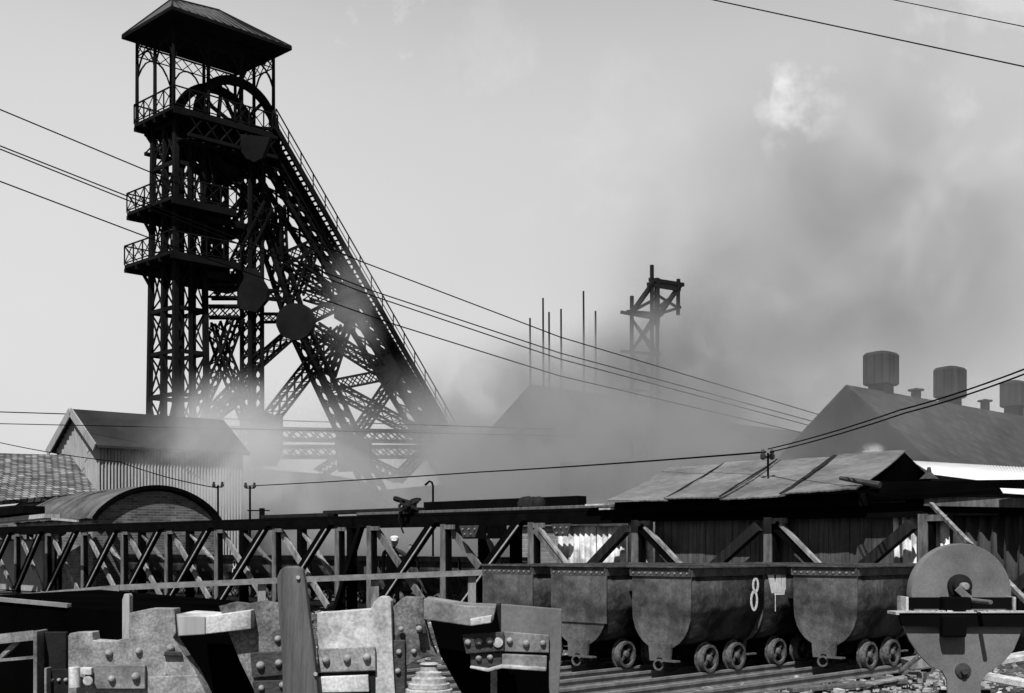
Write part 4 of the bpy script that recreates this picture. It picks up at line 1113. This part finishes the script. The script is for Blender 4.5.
slab('shade_sheet', [(150, 634), (300, 634), (300, YB), (70, YB), (70, 660)], DF + .35, .04, 'void', g1)  # added black sheet paints the shadowed gap behind the plates
c = thing('steel_channel', 'upright dark steel channel with a lit edge at the lower left', 'channel')
slab('web', [(37, 632), (66, 632), (66, YB), (37, YB)], DF + .2, .03, 'dark', c); slab('flange', [(33, 631), (37, 631), (37, YB), (33, YB)], DF + .12, .12, 'plate', c)  # dark web and pale flange paint a shaded front and lit edge
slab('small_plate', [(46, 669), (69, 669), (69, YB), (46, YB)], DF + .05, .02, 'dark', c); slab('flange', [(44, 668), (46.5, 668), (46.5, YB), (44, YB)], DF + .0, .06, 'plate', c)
bolts(c, [(51.5, 680), (59, 680), (66, 680)], DF + .05, .010)
tag(slab('wooden_stake', [(122, 600), (124, 594), (128, 593.5), (129.5, 596), (129.5, YB), (122, YB)], DF + .25, .05, 'wood_light', None), 'slim pale wooden stake behind the stepped casting', 'stake')
# first cross beam
b = thing('cross_beam', 'pale cross beam bridging the gap left of the tall wooden post', 'beam')
slab('face', [(176, 614), (207, 616), (251, 610), (251, 629), (207, 634), (178, 636.5)], DF - .05, .30, 'pale', b, .3)
slab('end_cap', [(177, 615.5), (205, 616.5), (205, 634.5), (179, 636)], DF - .058, .01, 'shed_wall', b)
g2 = thing('bolted_chassis', 'rough bolted chassis end just left of the tall wooden post', 'chassis', 'bolted chassis ends in the foreground')
slab('casting', [(219, 606), (232, 602.5), (246, 604), (262, 601), (290, 606), (300, YB), (300, YB), (330, YB), (256, 694), (240, 661), (229, 634)], DF + .02, .09, 'cast_dark', g2, .5)
slab('cover_plate', [(250, 653), (284, 651), (286, 675), (252, 678)], DF - .002, .02, 'plate_dark', g2); slab('cover_plate', [(252, 681), (288, 680), (290, 740), (262, 740)], DF, .02, 'plate_dark', g2)
bolts(g2, [(253, 641.5), (278, 639)], DF + .02, .017); bolts(g2, [(260.6, 665.5), (278.7, 663)], DF - .002, .018); bolts(g2, [(261.6, 688), (282.5, 685)], DF, .015)
# wooden post
m = MB(); m.prism([P(x, y, DF - .12) for (x, y) in ((277, 590), (277, 577), (280, 570), (285, 566.5), (296, 566), (302, 569), (304.5, 580), (308, 610), (313, 645), (318, 694), (330, YB), (285, YB), (282, 660), (279, 620))], (0, .06, 0))
po = tag(m.build('wooden_post', M['wood'], bevel=.006), 'tall weathered wooden post with a rounded top in the foreground', 'post')
m = MB(); m.tube(P(298, 577.5, DF - .12), P(298, 577.5, DF - .13), .008, 8); m.tube(P(315.5, 674, DF - .12), P(315.5, 674, DF - .13), .008, 8); m.build('nail', M['pale'], po)
g3 = thing('bolted_chassis', 'pale square bolted chassis end right of the tall wooden post', 'chassis', 'bolted chassis ends in the foreground')
slab('casting', [(317, 613), (340, 611.5), (371, 609), (374, 602), (380, 596.5), (387, 597), (391, 601), (392.5, 650), (395, 694), (400, YB), (318, YB)], DF - .02, .10, 'pale', g3, .5)
slab('cover_plate', [(318, 649), (375, 646.5), (375.5, 670.5), (318, 672.5)], DF - .042, .02, 'cast', g3)
slab('recess_shade', [(318, 673), (375.5, 671), (376, 800), (318, 800)], DF - .024, .01, 'dark', g3); slab('flange', [(318.5, 677), (368, 675), (369, 692), (319, 693)], DF - .05, .06, 'pale', g3)  # raised dark sheet stands for the shade of a recess
bolts(g3, [(326, 660), (347, 658.6), (367, 657.4)], DF - .042, .017)
g4 = thing('bolted_chassis', 'dark rough bolted chassis end beside the pale square one', 'chassis', 'bolted chassis ends in the foreground')
slab('casting', [(391, 609), (398, 602), (404, 597), (423, 597.5), (425, 621), (430, 640), (436, 655), (418, 660), (405, 667), (403.5, YB), (391, YB)], DF + .02, .1, 'cast_dark', g4, .4)
slab('side_plate', [(392.5, 640), (405, 640), (405, 700), (392.5, 700)], DF - .0, .02, 'plate_dark', g4)
slab('boss', [(416, 624), (424.5, 626), (427, 634), (417, 634)], DF - .03, .05, 'plate_dark', g4)
bolts(g4, [(399, 652), (398, 671), (401, 629)], DF - .0, .014); bolts(g4, [(419, 629)], DF - .03, .015); bolts(g4, [(414, 651.5)], DF + .02, .012)
b = thing('cross_beam', 'grey channel beam bridging the gap left of the right riveted frame', 'beam')
slab('face', [(423.5, 599), (467, 606), (496, 607), (493, 621), (491, 623), (470, 626), (435, 621), (424, 619.5)], DF - .06, .3, 'plate', b, .2)
slab('flange', [(470, 619), (492, 615), (491, 623), (471, 626)], DF - .09, .03, 'pale', b)
g5 = thing('riveted_frame', 'riveted steel frame with a smooth tall plate in the centre foreground', 'frame')
slab('tall_plate', [(501, 604), (562, 609), (561.5, 650), (559, 694), (556, YB), (547, YB), (549, 694), (549, 652), (501, 652)], DF + .02, .03, 'guard', g5)
slab('side_web', [(495.5, 606), (501, 604), (501, 652), (495.5, 652)], DF + .02, .16, 'dark', g5)
slab('splice_plate', [(462, 634), (504, 632), (504, 651), (466, 654)], DF - .02, .02, 'plate_dark', g5)
slab('splice_plate', [(504, 631.5), (549, 635), (549, 653), (504, 651.5)], DF - .004, .02, 'plate', g5)
slab('bracket', [(470, 654), (502, 652), (502, 665), (484, 668), (471, 668)], DF - .0, .02, 'plate_dark', g5)
slab('lip', [(502, 654), (547, 656), (546.5, 671), (502, 667.5)], DF - .02, .05, 'plate', g5); slab('lip', [(470, 666.5), (488, 669), (502, 665), (546, 668), (546, 671.5), (502, 668.5), (488, 672), (470, 668.5)], DF - .06, .05, 'pale', g5)
bolts(g5, [(467.7, 642.4), (478.6, 641.5), (489.6, 640.6)], DF - .02, .015); bolts(g5, [(509.5, 640.6), (526, 643.3), (543, 643.3)], DF - .004, .015); bolts(g5, [(478.6, 658), (490, 657)], DF, .014)
m = MB(); m.lathe(P(498, 642.4, DF - .022), (0, -1, 0), [(.02, 0), (.02, .006), (.012, .008)], 14); m.build('washer', M['pale'], g5, smooth=True)
slab('shade_sheet', [(428, 612), (500, 612), (550, 632), (550, YB), (478, YB), (462, 694), (440, 655)], DF + .4, .03, 'void', g5)  # black sheet added where the hollow under the beam lies in shadow
tag(slab('wooden_lath', [(490.5, 671), (497, 671), (497.5, YB), (490.5, YB)], DF + .3, .03, 'pale', None), 'thin pale lath upright beneath the riveted frame', 'lath')
# ringed pale drum
m = MB(); c = P(429, 700, 4.7); c = Vector((c.x, c.y, 0)); zt = P(428, 664, 4.7).z
pr = [(.102, 0), (.102, zt - .15)]
for i in range(7):
    z = zt - .15 + i * .021; r0 = .100 - .003 * i - .0014 * i * i; pr += [(r0, z), (r0, z + .014), (r0 - .012, z + .016)]
pr += [(.036, zt), (.03, zt + .005)]
m.lathe(c, Z, pr, 28)
tag(m.build('ringed_drum', M['pale'], smooth=False), 'pale ringed drum standing in the gap between the foreground castings', 'drum')

# ------------------------------------------------------------------ grindstone
gd_ = 7.0; kg = gd_ / F
gst = thing('grindstone', 'hand cranked grindstone on a round guard plate stand at the lower right', 'grindstone')
c = P(961.5, 595, gd_)
rim_r = 50.5 * kg
c = P(961.5, 594, gd_)
m = MB(); m.lathe(c + Vector((0, .045, 0)), (0, -1, 0), [(rim_r * .96, -.045), (rim_r, -.035), (rim_r, .035), (rim_r * .985, .045), (rim_r * .3, .047), (.02, .047)], 72)
m.build('stone', M['stone'], gst, smooth=True)
hub = P(960, 586, gd_ - .02)
m = MB(); m.lathe(hub, (0, -1, 0), [(.066, -.02), (.066, .01), (.05, .015), (.045, .04), (.035, .045)], 24); hb = m.build('hub', M['dark'], gst, smooth=True)
m = MB(); m.lathe(hub, (0, -1, 0), [(.022, .04), (.022, .09), (.016, .10)], 14); m.build('spindle', M['plate'], gst, smooth=True)
cr = MB(); h1 = P(957, 588, gd_ - .11); h2 = P(970, 600, gd_ - .12); cr.bar(h1, h2, .02, .04); cr.tube(h2, h2 + Vector((.0, -.30, -.0)), .013, 10); cr.build('crank', M['guard'], gst, bevel=.004)
# guard plate: round shield running down to a stem, behind the stone
poly = [(900, 613), (903.5, 626.5), (909.4, 640.6), (918.8, 654.7), (930.6, 666.5), (942, 671), (947, 680.6), (947.8, 694), (947.8, 868), (981, 868), (981, 694), (981, 683), (986, 674.7), (1002, 664), (1014, 650), (1021, 633.5), (1023, 626.5), (1024, 613)]
MB().prism([P(x, y, gd_ - .19) for (x, y) in poly], (0, .02, 0)).build('guard_plate', M['guard'], gst, bevel=.003)
m = MB(); m.lathe(P(963, 671, gd_ - .19), (0, -1, 0), [(.045, 0), (.04, .008), (.02, .014), (.016, .03)], 16); m.build('lower_boss', M['plate_dark'], gst, smooth=True)
# table: upper rail and lower shelf
m = MB(); m.prism([P(907, 597.5, gd_ - .10), P(1016, 597.5, gd_ - .10), P(1016, 609, gd_ - .10), P(907, 609, gd_ - .10)], (0, .03, 0)); m.build('upper_rail', M['black'], gst)
m = MB()
for px in (906, 1013.5): MB().prism([P(px, 597, gd_ - .12), P(px + 2.5, 597, gd_ - .12), P(px + 2.5, 612, gd_ - .12), P(px, 612, gd_ - .12)], (0, .16, 0)).build('rail_end', M['pale'], gst)
m = MB(); m.prism([P(899, 613, gd_ - .22), P(1060, 613, gd_ - .22), P(1060, 627, gd_ - .22), P(902, 626, gd_ - .22)], (0, .03, 0)); m.build('shelf_rail', M['black'], gst)
m = MB(); a = P(896, 612, gd_ - .22); b = P(1060, 612, gd_ - .22); m.prism([a, b, b + Vector((0, .16, 0)), a + Vector((0, .16, 0))], (0, 0, -.015)); m.build('shelf', M['wood_light'], gst)
m = MB(); m.box(P(955, 606, gd_ - .13), .15, .1, .1); m.box(P(953, 626, gd_ - .235), .13, .06, .12); m.build('bearing_block', M['black'], gst, bevel=.01)
for px in (944, 985):
    MB().bar(G(px, gd_ + .15, 0), P(px, 690, gd_ + .15), .05, .04).build('stand_leg', M['dark'], gst)
m = MB(); 
for i in range(70):
    p = P(rnd.uniform(898, 1016), 611.5, gd_ - rnd.uniform(.07, .21)); s = rnd.uniform(.004, .014)
    m.box(p, s * 2.4, s * 1.6, s, Vector((math.cos(i), math.sin(i), 0)), Vector((-math.sin(i), math.cos(i), 0)))
tag(m.build('shavings', M['pale']), 'pale chips and swarf lying on the grindstone shelf', 'shavings', kind='stuff')

# ------------------------------------------------------------------ loose timbers and debris at the right
for (a, b, w, h, mt, lab) in ((P(976, 664, 12.5), P(1060, 650, 13.2), .22, .06, 'pale', 'bright broad plank on the ground behind the grindstone at the right edge'),
                              (P(985, 676, 11.6), P(1060, 690, 11.0), .16, .06, 'pale', 'bright plank end lying in the lower right corner'),
                              (P(900, 672, 14.0), P(921, 655, 13.0), .04, .05, 'pale', 'thin pale stick leaning beside the grindstone foot'),
                              (P(870, 684, 13.2), P(912, 676, 13.8), .12, .03, 'trestle_light', 'short pale board on the ground by the tub wheels'),
                              (P(790, 690, 13.1), P(905, 681, 13.6), .12, .05, 'wood', 'grey board lying along the near rail'),
                              (P(905, 664, 14.5), P(925, 661, 14.5), .3, .12, 'trestle_light', 'block of pale timber between the last tub and the grindstone')):
    tag(MB().bar(a, b, w, h).build('timber_board', M[mt], bevel=.008), lab, 'board', 'loose boards in the yard')
m = MB()
for i in range(1000):
    px = rnd.uniform(560, 1040); d = rnd.uniform(11.5, 15.0); p = G(px, d, 0); s = rnd.uniform(.006, .026)
    an = rnd.uniform(0, 6.28); m.box(p, s * 3, s * 1.4, s, Vector((math.cos(an), math.sin(an), 0)), Vector((-math.sin(an), math.cos(an), 0)))
tag(m.build('wood_chips', M['wood_light']), 'pale wood chips scattered on the ground round the rails', 'wood chips', kind='stuff')

# ------------------------------------------------------------------ person behind the trestle
def person():
    base = TP(392.5, 1.3, 0)
    t = thing('person', 'man in pale cap and dark work clothes behind the trestle, one arm raised', 'person', None, base)
    bm = bmesh.new(); lay = bm.verts.layers.skin.verify()
    J = {}
    def j(n, co, r, r2=None):
        v = bm.verts.new(co); v[lay].radius = (r, r2 or r); J[n] = v
    j('pelvis', (0, 0, .95), .15, .12); j('belly', (0, .0, 1.1), .145, .11); j('chest', (.01, 0, 1.30), .17, .12); j('shoul', (.01, 0, 1.43), .12, .09); j('neck', (.03, -.02, 1.52), .055); 
    for s, n in ((-1, 'l'), (1, 'r')):
        j('hip' + n, (s * .09, 0, .9), .09); j('knee' + n, (s * .11, -.02 * s, .5), .062); j('ank' + n, (s * .12, .02, .09), .045); j('toe' + n, (s * .13, -.13, .04), .035)
        j('sh' + n, (s * .19, 0, 1.41), .062)
    j('elr', (.40, -.06, 1.27), .048); j('wrr', (.43, -.16, 1.44), .032)
    j('ell', (-.225, .02, 1.13), .052); j('wrl', (-.19, -.08, .9), .036)
    for a, b in (('pelvis', 'belly'), ('belly', 'chest'), ('chest', 'shoul'), ('shoul', 'neck'), ('pelvis', 'hipl'), ('pelvis', 'hipr'), ('hipl', 'kneel'), ('hipr', 'kneer'), ('kneel', 'ankl'), ('kneer', 'ankr'), ('ankl', 'toel'), ('ankr', 'toer'),
                 ('shoul', 'shl'), ('shoul', 'shr'), ('shr', 'elr'), ('elr', 'wrr'), ('shl', 'ell'), ('ell', 'wrl')): bm.edges.new((J[a], J[b]))
    J['pelvis'][lay].use_root = True
    me = bpy.data.meshes.new('body'); bm.to_mesh(me); bm.free(); me.materials.append(M['cloth'])
    o = bpy.data.objects.new('body', me); COL.objects.link(o); o.parent = t
    o.modifiers.new('skin', 'SKIN').use_smooth_shade = True; sb_ = o.modifiers.new('sub', 'SUBSURF'); sb_.levels = 1; sb_.render_levels = 2
    # head
    m = MB(); hc = Vector((.05, -.03, 1.64))
    n1, n2 = 16, 12; vs_ = []
    for i in range(n2 + 1):
        ph = math.pi * i / n2
        for k in range(n1):
            th = 2 * math.pi * k / n1
            x = math.sin(ph) * math.cos(th); y = math.sin(ph) * math.sin(th); z = math.cos(ph)
            r_ = 1 - .18 * max(0, -z) * abs(x)
            p = Vector((x * .078 * r_, y * .098, z * .122))
            if y < -.85 and -.35 < z < .1: p.y -= .022 * (1 - abs(x) * 3 if abs(x) < .33 else 0)
            if y < -.7 and .05 < z < .3 and .25 < abs(x) < .55: p.y += .012
            if abs(x) > .95 and abs(z) < .3: p.x *= 1.14
            vs_.append(hc + p)
    fs = [(i * n1 + k, i * n1 + (k + 1) % n1, (i + 1) * n1 + (k + 1) % n1, (i + 1) * n1 + k) for i in range(n2) for k in range(n1)]
    m.add(vs_, fs); h = m.build('head', M['skin'], t, smooth=True)
    m = MB(); m.lathe(hc + Z * .035, Z, [(.092, 0), (.104, .03), (.10, .075), (.07, .105), (.01, .115)], 18); m.prism([hc + Vector((-.07, -.08, .04)), hc + Vector((.07, -.08, .04)), hc + Vector((.05, -.155, .025)), hc + Vector((-.05, -.155, .025))], Z * .012)
    m.build('cap', M['cap'], t, smooth=True)
    for (w_, up_) in ((Vector((.43, -.16, 1.44)), Vector((.05, -.15, 1))), (Vector((-.19, -.08, .9)), Vector((.05, -.2, -1)))):
        up_ = up_.normalized(); side = Vector((1, 0, 0)); m = MB()
        m.path([w_, w_ + up_ * .05, w_ + up_ * .09], .038, 8)
        for k, ln in enumerate((.07, .085, .08, .062)):
            b_ = w_ + up_ * .085 + side * (-.03 + k * .02); m.path([b_, b_ + up_ * ln * .5, b_ + up_ * ln + Vector((0, -.02, 0))], .0095, 6)
        b_ = w_ + up_ * .03 - side * .035; m.path([b_, b_ - side * .03 + up_ * .03, b_ - side * .035 + up_ * .065], .011, 6)
        m.build('hand', M['skin'], t, smooth=True)
    for s in (-1, 1): MB().lathe((s * .125, -.04, 0), Z, [(.06, 0), (.062, .05), (.055, .12)], 10).build('boot', M['black'], t, smooth=True)
    return t
person()

# ------------------------------------------------------------------ smoke and steam
def smoke(label, px, py, d, rx, ry, rz, dens, grey, nscale=1.0, thr=.42, absorb=False, aniso=0.0, tilt=0, soft=1.0, seed=0.0):
    c = P(px, py, d)
    bm = bmesh.new(); bmesh.ops.create_icosphere(bm, subdivisions=3, radius=1.0)
    me = bpy.data.meshes.new('smoke'); bm.to_mesh(me); bm.free()
    o = bpy.data.objects.new('smoke', me); COL.objects.link(o); o.location = c; o.scale = (rx, ry, rz); o.rotation_euler = (0, R(tilt), 0)
    m = bpy.data.materials.new('smoke_volume'); m.use_nodes = True; nt = m.node_tree; nt.nodes.clear()
    out = N(nt, 'ShaderNodeOutputMaterial'); pv = N(nt, 'ShaderNodeVolumePrincipled'); L(nt, pv.outputs[0], out.inputs['Volume'])
    pv.inputs['Color'].default_value = (grey, grey, grey, 1); pv.inputs['Anisotropy'].default_value = aniso
    t = N(nt, 'ShaderNodeTexCoord')
    ln = N(nt, 'ShaderNodeVectorMath', operation='LENGTH'); L(nt, t.outputs['Object'], ln.inputs[0])
    fo = N(nt, 'ShaderNodeMapRange', interpolation_type='SMOOTHSTEP'); fo.inputs['From Min'].default_value = 1.0; fo.inputs['From Max'].default_value = 1 - soft
    L(nt, ln.outputs['Value'], fo.inputs['Value'])
    mp = N(nt, 'ShaderNodeMapping'); mp.inputs['Scale'].default_value = (rx / 6, ry / 6, rz / 6); mp.inputs['Location'].default_value = (seed, seed * .7, 0)
    L(nt, t.outputs['Object'], mp.inputs['Vector'])
    nz = N(nt, 'ShaderNodeTexNoise'); nz.inputs['Scale'].default_value = nscale; nz.inputs['Detail'].default_value = 5; nz.inputs['Roughness'].default_value = .6; nz.inputs['Distortion'].default_value = .8
    L(nt, mp.outputs[0], nz.inputs['Vector'])
    mr = N(nt, 'ShaderNodeMapRange'); mr.inputs['From Min'].default_value = thr - .07; mr.inputs['From Max'].default_value = thr + .15
    L(nt, nz.outputs[0], mr.inputs['Value'])
    mu = N(nt, 'ShaderNodeMath', operation='MULTIPLY'); L(nt, fo.outputs[0], mu.inputs[0]); L(nt, mr.outputs[0], mu.inputs[1])
    m2 = N(nt, 'ShaderNodeMath', operation='MULTIPLY'); L(nt, mu.outputs[0], m2.inputs[0]); m2.inputs[1].default_value = dens
    L(nt, m2.outputs[0], pv.inputs['Density'])
    me.materials.append(m)
    return tag(o, label, 'smoke', kind='stuff')
SMOKE = True
if SMOKE:
    smoke('pale steam drifting across the feet of the headframe', 320, 496, 74, 15.5, 6, 7.6, .27, .97, 1.3, .44, seed=1.3)
    smoke('pale steam rising between the gabled shed and the headframe', 218, 448, 70, 6.5, 4.5, 5.0, .40, .97, 1.5, .46, seed=4.1)
    smoke('pale steam clinging to the right end of the gabled shed', 240, 462, 57, 5.8, 2.5, 4.6, .85, .97, 1.4, .38, seed=6.6)
    smoke('thin steam wisp on the raking leg of the headframe', 352, 310, 80, 3.0, 3, 5, .16, .95, 1.6, .45, seed=2.2)
    smoke('bank of grey smoke between the headframe and the tin shed', 550, 478, 64, 18, 9, 7.8, .42, .55, 1.1, .44, seed=7.7)
    smoke('grey smoke hanging over the hazy workshop roofs', 570, 432, 92, 17, 5, 8.8, 1.2, .55, 1.1, .42, seed=8.3)
    smoke('grey smoke rolling up from behind the tin roof', 665, 400, 82, 9, 4, 8.0, 1.1, .50, 1.2, .42, seed=3.4)
    smoke('darker smoke boiling up between the timber tower and the boiler house', 730, 380, 96, 12, 6, 14.0, .30, .45, .9, .44, seed=12.4, tilt=-25)
    smoke('dark smoke plume blowing up to the right above the boiler house', 860, 290, 150, 46, 26, 36, .045, .22, .4, .40, seed=9.1, tilt=-30)
    smoke('thin haze of smoke over the boiler house roof', 900, 420, 64, 18, 6, 7, .055, .7, 1.1, .38, seed=5.9)
    smoke('small white steam puff on the tin roof ridge', 872, 454, 22.8, .32, .3, .24, 14, .98, 22.0, .53, seed=2.9)
